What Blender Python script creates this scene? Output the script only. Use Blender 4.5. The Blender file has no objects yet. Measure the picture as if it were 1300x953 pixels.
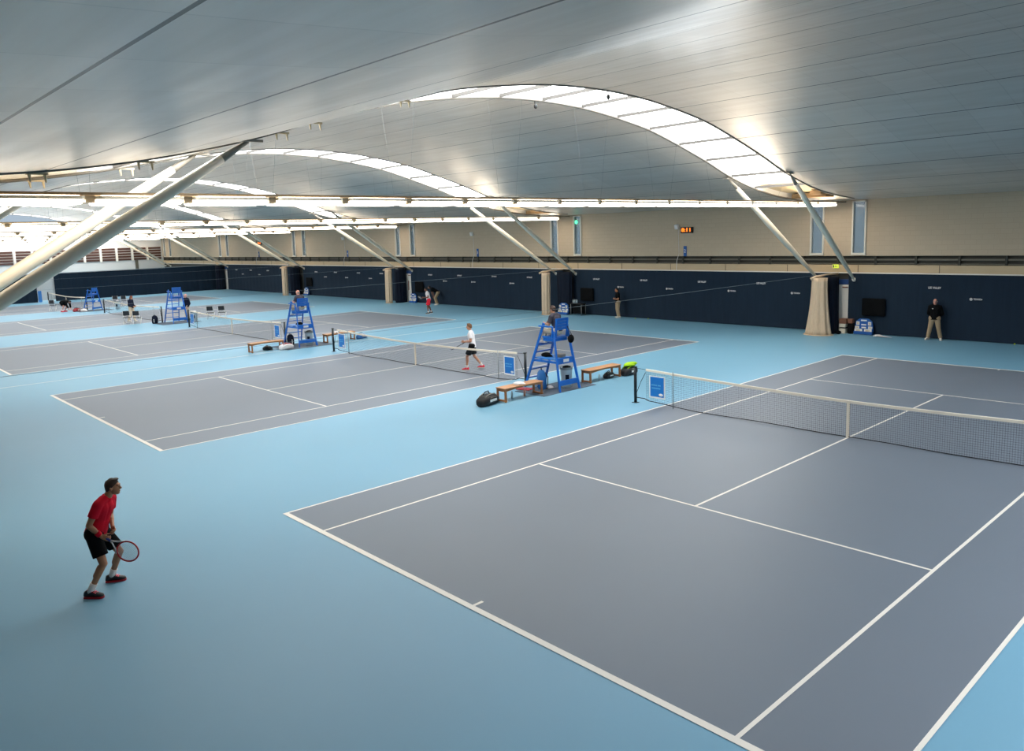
import bpy, math, random
import numpy as np
from mathutils import Vector, Matrix, Quaternion
random.seed(4)
S = bpy.context.scene
COL = S.collection
PI = math.pi
V = Vector

# ------------------------------------------------------------------ materials
def srgb(h):
    h = h.lstrip('#')
    c = [int(h[i:i+2], 16)/255 for i in (0, 2, 4)]
    return tuple((x/12.92 if x <= .04045 else ((x+.055)/1.055)**2.4) for x in c)

class NT:
    def __init__(s, m):
        m.use_nodes = True
        s.t = m.node_tree; s.n = s.t.nodes; s.l = s.t.links
        s.b = s.n['Principled BSDF']
    def new(s, typ, **kw):
        n = s.n.new(typ)
        for k, v in kw.items(): setattr(n, k, v)
        return n
    def link(s, a, b): s.l.new(a, b)
    def math(s, op, a, b=None, c=None):
        n = s.new('ShaderNodeMath', operation=op)
        for i, v in enumerate((a, b, c)):
            if v is None: continue
            if isinstance(v, (int, float)): n.inputs[i].default_value = v
            else: s.link(v, n.inputs[i])
        return n.outputs[0]
    def mix(s, f, a, b):
        n = s.new('ShaderNodeMix', data_type='RGBA')
        if isinstance(f, (int, float)): n.inputs[0].default_value = f
        else: s.link(f, n.inputs[0])
        for i, v in ((6, a), (7, b)):
            if isinstance(v, tuple): n.inputs[i].default_value = (*v[:3], 1)
            else: s.link(v, n.inputs[i])
        return n.outputs[2]

def mat(name, col, rough=.5, metal=0, emit=None, estr=0, noise=0, nscale=6, spec=None, alpha=None, trans=0, stretch=None, coat=0):
    m = bpy.data.materials.new(name)
    if isinstance(col, str): col = srgb(col)
    t = NT(m); b = t.b
    b.inputs['Base Color'].default_value = (*col, 1)
    b.inputs['Roughness'].default_value = rough
    b.inputs['Metallic'].default_value = metal
    if spec is not None: b.inputs['Specular IOR Level'].default_value = spec
    if spec is None and 'cloth' in name: b.inputs['Specular IOR Level'].default_value = .12
    if coat: b.inputs['Coat Weight'].default_value = coat
    if trans: b.inputs['Transmission Weight'].default_value = trans
    if emit is not None:
        if isinstance(emit, str): emit = srgb(emit)
        b.inputs['Emission Color'].default_value = (*emit, 1)
        b.inputs['Emission Strength'].default_value = estr
    if noise:
        co = t.new('ShaderNodeTexCoord'); nz = t.new('ShaderNodeTexNoise')
        nz.inputs['Scale'].default_value = nscale; nz.inputs['Detail'].default_value = 3
        src = co.outputs['Object']
        if stretch:
            mp = t.new('ShaderNodeMapping'); mp.inputs['Scale'].default_value = stretch
            t.link(src, mp.inputs[0]); src = mp.outputs[0]
        t.link(src, nz.inputs['Vector'])
        d = tuple(max(0, c*(1-noise)) for c in col); l = tuple(min(1, c*(1+noise)) for c in col)
        t.link(t.mix(nz.outputs[0], d, l), b.inputs['Base Color'])
    return m

M = {}
M['floor_blue'] = mat('court surround acrylic blue', '#70a0b9', .5, noise=.05, nscale=.35, spec=.4)
M['court_grey'] = mat('court playing surface slate', '#6b7480', .5, noise=.05, nscale=.4, spec=.4)
M['line_white'] = mat('court line paint', '#e9e2d8', .5)
M['navy'] = mat('navy curtain cloth', '#1a2938', .85, noise=.2, nscale=2.5, stretch=(3, 3, .3), spec=.2)
M['navy_dark'] = mat('navy divider cloth', '#0e1726', .85, noise=.25, nscale=4, stretch=(4, 4, .3), spec=.2)
M['cream_net'] = mat('cream divider netting', '#c6b096', .9, noise=.22, nscale=7, stretch=(5, 5, .4))
M['white_paint'] = mat('white painted steel', '#e6e0d6', .4)
M['strut'] = mat('strut white paint', '#e6dac6', .35, noise=.03)
M['strut_end'] = mat('strut end plate', '#8d877c', .4)
M['white'] = mat('white', '#e8e6e2', .5)
M['rail_beige'] = mat('trunking beige', '#b7a284', .45)
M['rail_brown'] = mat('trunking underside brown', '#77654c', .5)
M['housing'] = mat('luminaire housing', '#cfc6b4', .4)
M['lamp'] = mat('fluorescent diffuser', '#fff4e4', .4, emit=(1, .90, .76), estr=8.0)
M['added_fill'] = mat('added ceiling fill glow', '#fff0dc', .4, emit=(1, .86, .68), estr=9.0)  # glow added above the fittings to brighten the ceiling
M['spine'] = mat('luminaire spine', '#d8c39c', .4, emit=(1, .85, .6), estr=.6)
M['glaze'] = mat('diffusing skylight glazing', '#f4f7fa', .3, emit=(.93, .97, 1.0), estr=10.0)
M['upstand'] = mat('skylight upstand white', '#f2f2ef', .5)
M['crossbar'] = mat('skylight crossbar', '#4a4641', .6)
M['edge_dark'] = mat('roof edge trim', '#6b675f', .45)
M['soffit_beige'] = mat('eaves closure beige', '#c9b795', .6, noise=.06)
M['soffit_brown'] = mat('eaves duct brown', '#8d7350', .6, noise=.1)
M['band'] = mat('timber band pale', '#c2aa88', .6, noise=.08, nscale=3, stretch=(.4, 1, 6))
M['recess'] = mat('service recess dark', '#3b3a33', .7)
M['recess_pipe'] = mat('service pipe', '#6a665a', .4, metal=.3)
M['grey_metal'] = mat('grey metal', '#8b8f90', .35, metal=.6)
M['wall_white'] = mat('end wall white render', '#d5d6d6', .7, noise=.03)
M['louver'] = mat('louvre brown', '#5a3a30', .6)
M['black'] = mat('black plastic', '#0b0c0e', .5)
M['black_cloth'] = mat('black cloth', '#0a0b0d', .85, noise=.2)
M['post_green'] = mat('net post dark green', '#0d1d24', .4)
M['net_cord'] = mat('net cord dark', '#39434c', .8)
M['net_edge'] = mat('net bottom cord', '#15191d', .7)
M['tape'] = mat('net tape off white', '#e6dccb', .7)
M['banner_blue'] = mat('banner blue vinyl', '#1273c4', .4, noise=.08, nscale=5)
M['banner_pale'] = mat('banner faint lettering', '#58a7d8', .5)
M['chair_blue'] = mat('umpire chair blue paint', '#1166c2', .35, noise=.05)
M['chair_lblue'] = mat('umpire chair platform blue', '#3d86d2', .4)
M['wood'] = mat('teak bench', '#c48f63', .5, noise=.25, nscale=5, stretch=(9, 1, 9))
M['wood_dark'] = mat('teak bench legs', '#a56c42', .5, noise=.2, nscale=6)
M['mat_grey'] = mat('rubber mat', '#4a5664', .8, noise=.1)
M['skin'] = mat('skin', '#b98468', .5, noise=.06)
M['skin_tan'] = mat('skin tanned', '#b27652', .5, noise=.08)
M['skin_dark'] = mat('skin dark', '#6e4431', .5, noise=.08)
M['skin_pink'] = mat('skin pink', '#cf8f7c', .5, noise=.06)
M['hair_brown'] = mat('hair brown', '#3a2418', .6, noise=.3, nscale=30)
M['hair_light'] = mat('hair fair', '#6f4d2e', .6, noise=.3, nscale=30)
M['hair_black'] = mat('hair black', '#0e0b0a', .6)
M['hair_red'] = mat('hair auburn', '#7a3d22', .6)
M['hair_grey'] = mat('hair grey', '#9a928a', .6)
M['red_cloth'] = mat('red shirt cloth', '#d9142c', .75, noise=.1, nscale=8)
M['red_short'] = mat('red shorts cloth', '#d92a3c', .75)
M['white_cloth'] = mat('white cloth', '#e2dfe0', .8, noise=.04, nscale=10)
M['grey_cloth'] = mat('charcoal polo cloth', '#43424d', .8, noise=.12, nscale=9)
M['navy_cloth'] = mat('navy jacket cloth', '#131a2b', .8, noise=.15)
M['khaki'] = mat('khaki trousers', '#a08a6c', .8, noise=.1, nscale=8)
M['beige_cloth'] = mat('beige trousers', '#cbbba3', .8, noise=.06)
M['sock'] = mat('white sock', '#e4dcd6', .8)
M['shoe_red'] = mat('red shoe', '#e0203e', .5)
M['shoe_black'] = mat('black shoe', '#15141a', .5)
M['shoe_white'] = mat('white shoe', '#d8d2c8', .5)
M['lace'] = mat('coral laces', '#ff3d55', .6)
M['eye'] = mat('eye', '#120d0b', .3)
M['lip'] = mat('lip', '#8a4a40', .5)
M['racket_red'] = mat('racket frame red', '#b5222c', .3)
M['racket_black'] = mat('racket frame black', '#17171b', .3)
M['string'] = mat('racket string', '#c9ccd0', .5)
M['grip'] = mat('racket grip blue', '#1f2f78', .7)
M['shaft_white'] = mat('racket shaft white', '#dad8d8', .4)
M['ball'] = mat('tennis ball felt', '#c7d92c', .9)
M['lime'] = mat('lime bag cloth', '#a4d22a', .7)
M['bag_black'] = mat('bag black', '#121316', .6, noise=.3, nscale=9)
M['bag_grey'] = mat('bag grey panel', '#8a857c', .6)
M['bag_blue'] = mat('blue bag', '#1563a8', .6)
M['bag_red'] = mat('red bag', '#a53038', .6)
M['board_blue'] = mat('blue rack', '#1658a5', .5)
M['carton'] = mat('brown carton', '#7d5340', .7)
M['carton_white'] = mat('white carton', '#d6cfbf', .7)
M['picture_brown'] = mat('pale printed card', '#cdbfa5', .6, noise=.4, nscale=12)
M['door_white'] = mat('white door leaf', '#d3cfc8', .5)
M['lintel_blue'] = mat('blue door lintel', '#103568', .5)
M['frame_white'] = mat('window frame white', '#dcd6cb', .4)
M['sign_blue'] = mat('court number blue', '#12569f', .4)
M['sign_green'] = mat('running man green', '#1fae6a', .4, emit=(.1, .8, .4), estr=1.5)
M['sign_yellow'] = mat('exit sign yellow green', '#c6d42c', .4, emit=(.7, .8, .1), estr=.7)
M['led'] = mat('led digits', '#ff5a10', .4, emit=(1, .2, .01), estr=2.2)
M['lettering'] = mat('curtain lettering', '#c9c6c4', .7)
M['clear_plastic'] = mat('pale bin plastic', '#b9c8cf', .3, noise=.05)
M['wire'] = mat('galvanised wire', '#6f7f8a', .6)
M['wire_thin'] = mat('suspension wire', '#4d5358', .6)
M['stadium_black'] = mat('seat shell black', '#1d1d21', .5)

def ceiling_material():
    m = bpy.data.materials.new('satin metal ceiling panels'); t = NT(m)
    co = t.new('ShaderNodeTexCoord'); sp = t.new('ShaderNodeSeparateXYZ'); t.link(co.outputs['Object'], sp.inputs[0])
    X, Y = sp.outputs[0], sp.outputs[1]
    def line(src, pitch, w, off=0.0):
        f = t.math('FRACT', t.math('ADD', t.math('DIVIDE', t.math('ADD', src, off), pitch), 100.5))
        d = t.math('ABSOLUTE', t.math('SUBTRACT', f, .5))
        return t.math('LESS_THAN', d, w/pitch)
    jy = line(Y, 1.848, .019)
    jx = line(X, 1.25, .009, 0.02)
    # panel to panel tint
    py = t.math('FLOOR', t.math('DIVIDE', Y, 1.848)); px = t.math('FLOOR', t.math('DIVIDE', t.math('ADD', X, .02), 1.25))
    cv = t.new('ShaderNodeCombineXYZ'); t.link(px, cv.inputs[0]); t.link(py, cv.inputs[1])
    wn = t.new('ShaderNodeTexWhiteNoise', noise_dimensions='3D'); t.link(cv.outputs[0], wn.inputs['Vector'])
    mp = t.new('ShaderNodeMapping'); mp.inputs['Scale'].default_value = (.35, 3.2, 1); t.link(co.outputs['Object'], mp.inputs[0])
    nz = t.new('ShaderNodeTexNoise'); nz.inputs['Scale'].default_value = 1.0; nz.inputs['Detail'].default_value = 5; nz.inputs['Roughness'].default_value = .55
    t.link(mp.outputs[0], nz.inputs['Vector'])
    base = t.mix(wn.outputs[0], srgb('#dad5d0'), srgb('#e2ddd8'))
    base = t.mix(t.math('MULTIPLY', nz.outputs[0], .55), base, srgb('#a89a8a'))  # streaky brown tint paints warm reflections into the panel colour
    jl = t.math('MULTIPLY', jx, .16)
    base = t.mix(jl, base, srgb('#3b3d3e'))
    base = t.mix(jy, base, srgb('#1c1c1c'))
    t.link(base, t.b.inputs['Base Color'])
    t.b.inputs['Metallic'].default_value = .36
    r = t.math('ADD', t.math('MULTIPLY', nz.outputs[0], .18), .24)
    t.link(r, t.b.inputs['Roughness'])
    bp = t.new('ShaderNodeBump'); bp.inputs['Strength'].default_value = .12; bp.inputs['Distance'].default_value = .03
    t.link(nz.outputs[0], bp.inputs['Height']); t.link(bp.outputs[0], t.b.inputs['Normal'])
    return m
M['ceiling'] = ceiling_material()

def block_material():
    m = bpy.data.materials.new('fair faced blockwork'); t = NT(m)
    co = t.new('ShaderNodeTexCoord'); mp = t.new('ShaderNodeMapping'); mp.inputs['Rotation'].default_value = (PI/2, 0, 0)
    t.link(co.outputs['Object'], mp.inputs[0])
    br = t.new('ShaderNodeTexBrick'); t.link(mp.outputs[0], br.inputs['Vector'])
    br.inputs['Scale'].default_value = 1.0; br.inputs['Brick Width'].default_value = .44; br.inputs['Row Height'].default_value = .215
    br.inputs['Mortar Size'].default_value = .008
    br.inputs['Color1'].default_value = (*srgb('#bdab93'), 1); br.inputs['Color2'].default_value = (*srgb('#c0ae96'), 1)
    br.inputs['Mortar'].default_value = (*srgb('#b7a58e'), 1)
    t.link(br.outputs[0], t.b.inputs['Base Color']); t.b.inputs['Roughness'].default_value = .75
    return m
M['block'] = block_material()

def glass_material():
    m = bpy.data.materials.new('tinted window glass'); t = NT(m)
    t.b.inputs['Base Color'].default_value = (*srgb('#6f8796'), 1)
    t.b.inputs['Roughness'].default_value = .06; t.b.inputs['Alpha'].default_value = .55
    return m
M['glass'] = glass_material()

# ------------------------------------------------------------------ mesh building
class MB:
    def __init__(s): s.v = []; s.f = []; s.m = []; s.sm = []
    def add(s, vs, fs, mi=0, smooth=False):
        b = len(s.v); s.v += [tuple(v) for v in vs]
        for f in fs: s.f.append(tuple(b+i for i in f)); s.m.append(mi); s.sm.append(smooth)
        return s
    def box(s, c, d, mi=0, rot=None, bev=0):
        x, y, z = d[0]/2, d[1]/2, d[2]/2
        if bev:
            b = min(bev, x*.9, y*.9, z*.9); vs = []; 
            for sx in (-1, 1):
                for sy in (-1, 1):
                    for sz in (-1, 1):
                        vs += [V((sx*x, sy*(y-b), sz*(z-b))), V((sx*(x-b), sy*y, sz*(z-b))), V((sx*(x-b), sy*(y-b), sz*z))]
            I = lambda sx, sy, sz, k: ((sx > 0)*4+(sy > 0)*2+(sz > 0))*3+k
            fs = []
            for a in (-1, 1):
                fs.append((I(a,-1,-1,0), I(a,1,-1,0), I(a,1,1,0), I(a,-1,1,0))[::a])
                fs.append((I(-1,a,-1,1), I(-1,a,1,1), I(1,a,1,1), I(1,a,-1,1))[::a])
                fs.append((I(-1,-1,a,2), I(1,-1,a,2), I(1,1,a,2), I(-1,1,a,2))[::a])
            for a in (-1, 1):
                for e in (-1, 1):
                    fs.append((I(a,e,-1,0), I(a,e,-1,1), I(a,e,1,1), I(a,e,1,0)))
                    fs.append((I(a,-1,e,0), I(a,-1,e,2), I(a,1,e,2), I(a,1,e,0)))
                    fs.append((I(-1,a,e,1), I(-1,a,e,2), I(1,a,e,2), I(1,a,e,1)))
                    for g in (-1, 1): fs.append((I(a,e,g,0), I(a,e,g,1), I(a,e,g,2)))
            fs = list(dict.fromkeys(fs))
        else:
            vs = [V((sx*x, sy*y, sz*z)) for sx in (-1, 1) for sy in (-1, 1) for sz in (-1, 1)]
            fs = [(0,1,3,2), (4,6,7,5), (0,4,5,1), (2,3,7,6), (0,2,6,4), (1,5,7,3)]
        R = rot if rot is not None else Matrix.Identity(3)
        return s.add([V(c)+R@v for v in vs], fs, mi)
    def bar(s, a, b, w, h, mi=0, up=(0, 0, 1)):
        a, b = V(a), V(b); d = (b-a); L = d.length; d.normalize(); u = V(up)
        x = d.cross(u)
        if x.length < 1e-4: x = d.cross(V((1, 0, 0)))
        x.normalize(); u = x.cross(d)
        return s.box((a+b)/2, (w, L, h), mi, Matrix((x, d, u)).transposed())
    def tube(s, pts, r, n=10, mi=0, cap=True, round_=False):
        pts = [V(p) for p in pts]; N = len(pts)
        rs = r if isinstance(r, (list, tuple)) else [r]*N
        vs = []; prev = None
        for i, p in enumerate(pts):
            d = (pts[min(i+1, N-1)]-pts[max(i-1, 0)]).normalized()
            if prev is None:
                u = d.orthogonal().normalized()
            else:
                u = prev - d*prev.dot(d); u = u.normalized() if u.length > 1e-6 else d.orthogonal().normalized()
            prev = u; w = d.cross(u)
            for k in range(n):
                a = 2*PI*k/n; vs.append(p+(u*math.cos(a)+w*math.sin(a))*rs[i])
        fs = []
        for i in range(N-1):
            for k in range(n):
                k2 = (k+1) % n; fs.append((i*n+k, i*n+k2, (i+1)*n+k2, (i+1)*n+k))
        b0 = len(s.v)
        s.add(vs, fs, mi, True)
        if cap:
            s.f += [tuple(b0+k for k in range(n-1, -1, -1)), tuple(b0+(N-1)*n+k for k in range(n))]
            s.m += [mi, mi]; s.sm += [False, False]
        return s
    def ell(s, c, r, mi=0, nu=16, nv=10, rot=None):
        vs = []; fs = []; R = rot if rot is not None else Matrix.Identity(3); c = V(c)
        for j in range(1, nv):
            ph = PI*j/nv
            for i in range(nu):
                th = 2*PI*i/nu
                vs.append(c+R@V((r[0]*math.sin(ph)*math.cos(th), r[1]*math.sin(ph)*math.sin(th), r[2]*math.cos(ph))))
        top = len(vs); vs += [c+R@V((0, 0, r[2])), c+R@V((0, 0, -r[2]))]
        for j in range(nv-2):
            for i in range(nu):
                i2 = (i+1) % nu; fs.append((j*nu+i, (j+1)*nu+i, (j+1)*nu+i2, j*nu+i2))
        for i in range(nu):
            i2 = (i+1) % nu; fs.append((top, i, i2)); fs.append((top+1, (nv-2)*nu+i2, (nv-2)*nu+i))
        return s.add(vs, fs, mi, True)
    def capsule(s, a, b, r0, r1, n=14, mi=0):
        a, b = V(a), V(b); d = (b-a); L = d.length
        d = d.normalized() if L > 1e-6 else V((0, 0, 1))
        pts = []; rs = []
        for k in range(4):
            t = PI/2*k/4; pts.append(a-d*r0*math.cos(t)); rs.append(max(r0*math.sin(t), r0*.02))
        pts.append(a); rs.append(r0); pts.append(b); rs.append(r1)
        for k in range(3, -1, -1):
            t = PI/2*k/4; pts.append(b+d*r1*math.cos(t)); rs.append(max(r1*math.sin(t), r1*.02))
        # fixed frame so the ends do not twist
        u = d.orthogonal().normalized(); w = d.cross(u); vs = []; fs = []
        for p, r in zip(pts, rs):
            for k in range(n):
                an = 2*PI*k/n; vs.append(p+(u*math.cos(an)+w*math.sin(an))*r)
        N = len(pts)
        for i in range(N-1):
            for k in range(n):
                k2 = (k+1) % n; fs.append((i*n+k, i*n+k2, (i+1)*n+k2, (i+1)*n+k))
        fs.append(tuple(range(n-1, -1, -1))); fs.append(tuple((N-1)*n+k for k in range(n)))
        return s.add(vs, fs, mi, True)
    def cone(s, a, b, r0, r1, n=16, mi=0, squash=None):
        a, b = V(a), V(b); d = (b-a).normalized(); u = d.orthogonal().normalized(); w = d.cross(u); vs = []
        for p, r in ((a, r0), (b, r1)):
            for k in range(n):
                an = 2*PI*k/n; vs.append(p+(u*math.cos(an)+w*math.sin(an))*r)
        fs = [(k, (k+1) % n, n+(k+1) % n, n+k) for k in range(n)]+[tuple(range(n-1, -1, -1)), tuple(range(n, 2*n))]
        return s.add(vs, fs, mi, False)
    def loft(s, rings, mi=0, smooth=True, closed=True, cap=False):
        n = len(rings[0]); vs = [p for r in rings for p in r]; fs = []
        for i in range(len(rings)-1):
            for k in range(n if closed else n-1):
                k2 = (k+1) % n; fs.append((i*n+k, i*n+k2, (i+1)*n+k2, (i+1)*n+k))
        if cap: fs += [tuple(range(n-1, -1, -1)), tuple((len(rings)-1)*n+k for k in range(n))]
        return s.add(vs, fs, mi, smooth)
    def prism(s, poly, axis, a, b, mi=0):
        # poly in the two other axes
        def P(p, t):
            return {0: (t, p[0], p[1]), 1: (p[0], t, p[1]), 2: (p[0], p[1], t)}[axis]
        n = len(poly); vs = [P(p, a) for p in poly]+[P(p, b) for p in poly]
        fs = [(k, (k+1) % n, n+(k+1) % n, n+k) for k in range(n)]+[tuple(range(n-1, -1, -1)), tuple(range(n, 2*n))]
        return s.add(vs, fs, mi)
    def quad(s, a, b, c, d, mi=0): return s.add([a, b, c, d], [(0, 1, 2, 3)], mi)
    def mesh(s, name, mats):
        me = bpy.data.meshes.new(name); me.from_pydata([tuple(v) for v in s.v], [], s.f)
        for m in (mats if isinstance(mats, (list, tuple)) else [mats]): me.materials.append(M[m] if isinstance(m, str) else m)
        me.polygons.foreach_set('material_index', s.m); me.polygons.foreach_set('use_smooth', s.sm)
        me.update(); return me
    def build(s, name, mats, parent=None, **kw):
        return link(name, s.mesh(name, mats), parent, **kw)

def link(name, me, parent=None, loc=None, rotz=None, **kw):
    o = bpy.data.objects.new(name, me); COL.objects.link(o)
    if parent is not None: o.parent = parent
    if loc is not None: o.location = loc
    if rotz is not None: o.rotation_euler.z = rotz
    if kw: tag(o, **kw)
    return o
def tag(o, label=None, cat=None, group=None, kind=None):
    if label: o['label'] = label
    if cat: o['category'] = cat
    if group: o['group'] = group
    if kind: o['kind'] = kind
    return o
def thing(name, loc=(0, 0, 0), rotz=0, **kw):
    o = bpy.data.objects.new(name, None); COL.objects.link(o); o.location = loc; o.rotation_euler.z = rotz
    o.empty_display_size = .2
    return tag(o, **kw)
KIDS = {}
def copy_tree(o, parent=None):
    c = o.copy(); COL.objects.link(c)
    if parent is not None: c.parent = parent
    for ch in list(o.children): copy_tree(ch, c)
    return c
def text_mesh(name, txt, size, mat_, parent=None, w=None, bold=0.0):
    cu = bpy.data.curves.new(name, 'FONT'); cu.body = txt; cu.size = size; cu.align_x = 'CENTER'; cu.align_y = 'CENTER'; cu.extrude = .003; cu.offset = bold
    o = bpy.data.objects.new(name, cu); COL.objects.link(o)
    bpy.context.view_layer.update()
    me = bpy.data.meshes.new_from_object(o.evaluated_get(bpy.context.evaluated_depsgraph_get()))
    bpy.data.objects.remove(o)
    if w:
        xs = [v.co.x for v in me.vertices]; k = w/(max(xs)-min(xs))
        for v in me.vertices: v.co.x *= k
    # stand it up facing -Y
    me.transform(Matrix.Rotation(PI/2, 4, 'X'))
    me.materials.clear(); me.materials.append(M[mat_])
    return link(name, me, parent)
ORD = ['first', 'second', 'third', 'fourth', 'fifth', 'sixth', 'seventh', 'eighth', 'ninth', 'tenth', 'eleventh', 'twelfth', 'thirteenth',
       'fourteenth', 'fifteenth', 'sixteenth', 'seventeenth', 'eighteenth', 'nineteenth', 'twentieth']

# ------------------------------------------------------------------ dimensions
P = 17.54                      # court pitch
MID = [-8.77-P*k for k in range(-1, 6)]     # lines between courts
mid = lambda k: -8.77-P*k
WY = 18.4                      # face of the long back wall
XR = 13.5; XL = -98.4; YF = -18.75
PYs = [0, 2, 3.85, 5.6, 7.4, 9.25, 11, 12.9, 14, 15.1, 17.5, 18.4, 19.4]
PZs = [9.27, 9.2, 9.0, 8.72, 8.27, 7.75, 7.2, 6.75, 6.56, 6.42, 6.24, 6.2, 6.18]
def zc(y):
    y = min(abs(y), 19.4); i = 0
    while i < len(PYs)-2 and y > PYs[i+1]: i += 1
    def sl(k):
        if k <= 0: return 0.0
        if k >= len(PYs)-1: return (PZs[-1]-PZs[-2])/(PYs[-1]-PYs[-2])
        return (PZs[k+1]-PZs[k-1])/(PYs[k+1]-PYs[k-1])
    h = PYs[i+1]-PYs[i]; t = (y-PYs[i])/h
    return ((2*t**3-3*t*t+1)*PZs[i]+(t**3-2*t*t+t)*h*sl(i)+(-2*t**3+3*t*t)*PZs[i+1]+(t**3-t*t)*h*sl(i+1))

exec_people = None
# ------------------------------------------------------------------ the setting
def setting():
    # floor: blue surround, slate courts, painted lines, all one surface
    b = MB()
    b.quad((XL, YF, 0), (XR, YF, 0), (XR, WY+.3, 0), (XL, WY+.3, 0), 0)
    def rect(x0, x1, y0, y1, z, mi): b.quad((x0, y0, z), (x1, y0, z), (x1, y1, z), (x0, y1, z), mi)
    for j in range(-1, 5):
        c = -P*j
        if j >= 0 or True:
            x1 = min(c+5.485, XR-.02)
            rect(c-5.485, x1, -11.885, 11.885, .003, 1)
        if j < 0: continue
        z = .006; w = .026
        for sx in (-1, 1):
            rect(c+sx*5.46-w, c+sx*5.46+w, -11.885, 11.885, z, 2)
            rect(c+sx*4.115-w, c+sx*4.115+w, -11.885, 11.885, z, 2)
            yb = sx*11.835
            rect(c-5.485, c+5.485, yb-.05, yb+.05, z+.001, 2)
            rect(c-4.115, c+4.115, sx*6.4-w, sx*6.4+w, z+.001, 2)
            rect(c-w, c+w, min(sx*11.785, sx*11.62), max(sx*11.785, sx*11.62), z+.0015, 2)
        rect(c-w, c+w, -6.4, 6.4, z+.0005, 2)
    rect(-26.28, -26.22, -18.2, 17.9, .006, 2)
    b.build('floor', ['floor_blue', 'court_grey', 'line_white'], kind='structure')

    # ceiling between and around the skylights
    b = MB(); ys = [-19.4+38.8*i/168 for i in range(169)]
    ys = sorted(set([round(y, 4) for y in ys]+[-17.3, 17.3]))
    HW = 1.2
    xs = [XL-.3]
    for m_ in sorted(MID): xs += [m_-HW, m_+HW]
    xs = [x for x in xs if x < XR] + [XR+.2]
    for i in range(len(xs)-1):
        x0, x1 = xs[i], xs[i+1]
        is_open = any(abs((x0+x1)/2-m_) < .01 and x1-x0 < 3 for m_ in MID)
        nx = 1 if is_open else 8
        for a in range(nx):
            xa = x0+(x1-x0)*a/nx; xb = x0+(x1-x0)*(a+1)/nx
            for y0, y1 in zip(ys[:-1], ys[1:]):
                if is_open and -17.3 <= (y0+y1)/2 <= 17.3: continue
                b.add([(xa, y0, zc(y0)), (xa, y1, zc(y1)), (xb, y1, zc(y1)), (xb, y0, zc(y0))], [(0, 1, 2, 3)], 0, True)
    b.build('ceiling', 'ceiling', kind='structure')

    # skylights
    for n, m_ in enumerate(MID):
        r = thing('window_%d' % (n+1), (m_, 0, 0), kind='structure')
        ye = 13.3; N = 72
        yy = [-ye+2*ye*i/N for i in range(N+1)]
        g = MB(); g.loft([[(-HW, y, zc(y)+.42), (HW, y, zc(y)+.42)] for y in yy], 0, True, closed=False); g.build('glazing', 'glaze', r)
        u = MB(); yu = [-17.3+34.6*i/120 for i in range(121)]
        for sx in (-1, 1):
            u.loft([[(sx*HW, y, zc(y)-.0), (sx*(HW+.02), y, zc(y)+.46)] for y in yu], 0, True, closed=False)
        for sy in (-1, 1):
            u.quad((-HW, sy*17.3, zc(17.3)), (HW, sy*17.3, zc(17.3)), (HW, sy*17.3, zc(17.3)+.46), (-HW, sy*17.3, zc(17.3)+.46))
        u.build('upstand', 'upstand', r)
        e = MB()
        for sx in (-1, 1):
            e.loft([[(sx*HW-sx*.03, y, zc(y)-.03), (sx*(HW+.05), y, zc(y)-.03), (sx*(HW+.05), y, zc(y)+.03), (sx*HW-sx*.03, y, zc(y)+.03)] for y in yu], 0, True)
        e.build('edge_trim', 'edge_dark', r)
        for k in range(-7, 8):
            y = k*1.848
            if abs(y) > ye-.1: continue
            z = zc(y)
            MB().box((0, y, z+.06), (2*HW, .05, .1), 0).build('crossbar', 'crossbar', r)
        # eaves closure: beige plate, brown duct box below its outer end
        for sy in (-1, 1):
            p = MB(); pts = [13.3, 14.2, 15.2, 16.2, 17.3]
            p.loft([[(-HW, sy*y, zc(y)+.24), (HW, sy*y, zc(y)+.24)] for y in pts], 0, True, closed=False)
            p.quad((-HW, sy*13.3, zc(13.3)+.24), (HW, sy*13.3, zc(13.3)+.24), (HW, sy*13.3, zc(13.3)+.42), (-HW, sy*13.3, zc(13.3)+.42))
            p.build('eaves_plate', 'soffit_beige', r)
            d = MB(); d.box((-.25, sy*16.35, zc(16.35)+.12), (1.6, .8, .2)); d.box((.45, sy*15.6, zc(15.6)+.15), (.5, .9, .16)); d.build('duct', 'soffit_brown', r)

    # long back wall
    b = MB(); Y1 = WY+.35
    wins = []
    for k in range(0, 6):
        for a, c in ((-1.33, -.64), (.69, 1.35)): wins.append((mid(k)+a, mid(k)+c))
    wins.sort()
    x = XL; zt = 7.6; zw0, zw1 = 3.66, 6.16
    for a, c in wins:
        if a < XL: continue
        b.box(((x+a)/2, WY+.15, (3.62+zt)/2), (a-x, .3, zt-3.62))
        b.box(((a+c)/2, WY+.15, (3.62+zw0)/2), (c-a, .3, zw0-3.62))
        b.box(((a+c)/2, WY+.15, (zw1+zt)/2), (c-a, .3, zt-zw1))
        x = c
    b.box(((x+XR)/2, WY+.15, (3.62+zt)/2), (XR-x, .3, zt-3.62))
    b.build('wall_back', 'block', kind='structure')
    b = MB(); b.box(((XL+XR)/2, WY+.25, 1.41), (XR-XL, .2, 2.82), 0); b.box(((XL+XR)/2, WY+.28, 3.41), (XR-XL, .1, .46), 0)
    b.build('wall_lower_back', 'recess', kind='structure')
    b = MB(); b.box(((XL+XR)/2, WY+.1, 3.01), (XR-XL, .22, .38), 0)
    b.box(((XL+XR)/2, WY-.02, 2.83), (XR-XL, .06, .05), 1)
    x = XR
    while x > XL:
        b.box((x-3.7, WY-.012, 3.01), (.02, .02, .37), 2); x -= 3.51
    b.build('trim_1', ['band', 'white_paint', 'recess'], kind='structure')
    b = MB(); b.box(((XL+XR)/2, WY+.12, 3.44), (XR-XL, .06, .07), 0); b.box(((XL+XR)/2, WY+.1, 3.25), (XR-XL, .05, .04), 0)
    x = XR-1.2
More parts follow.
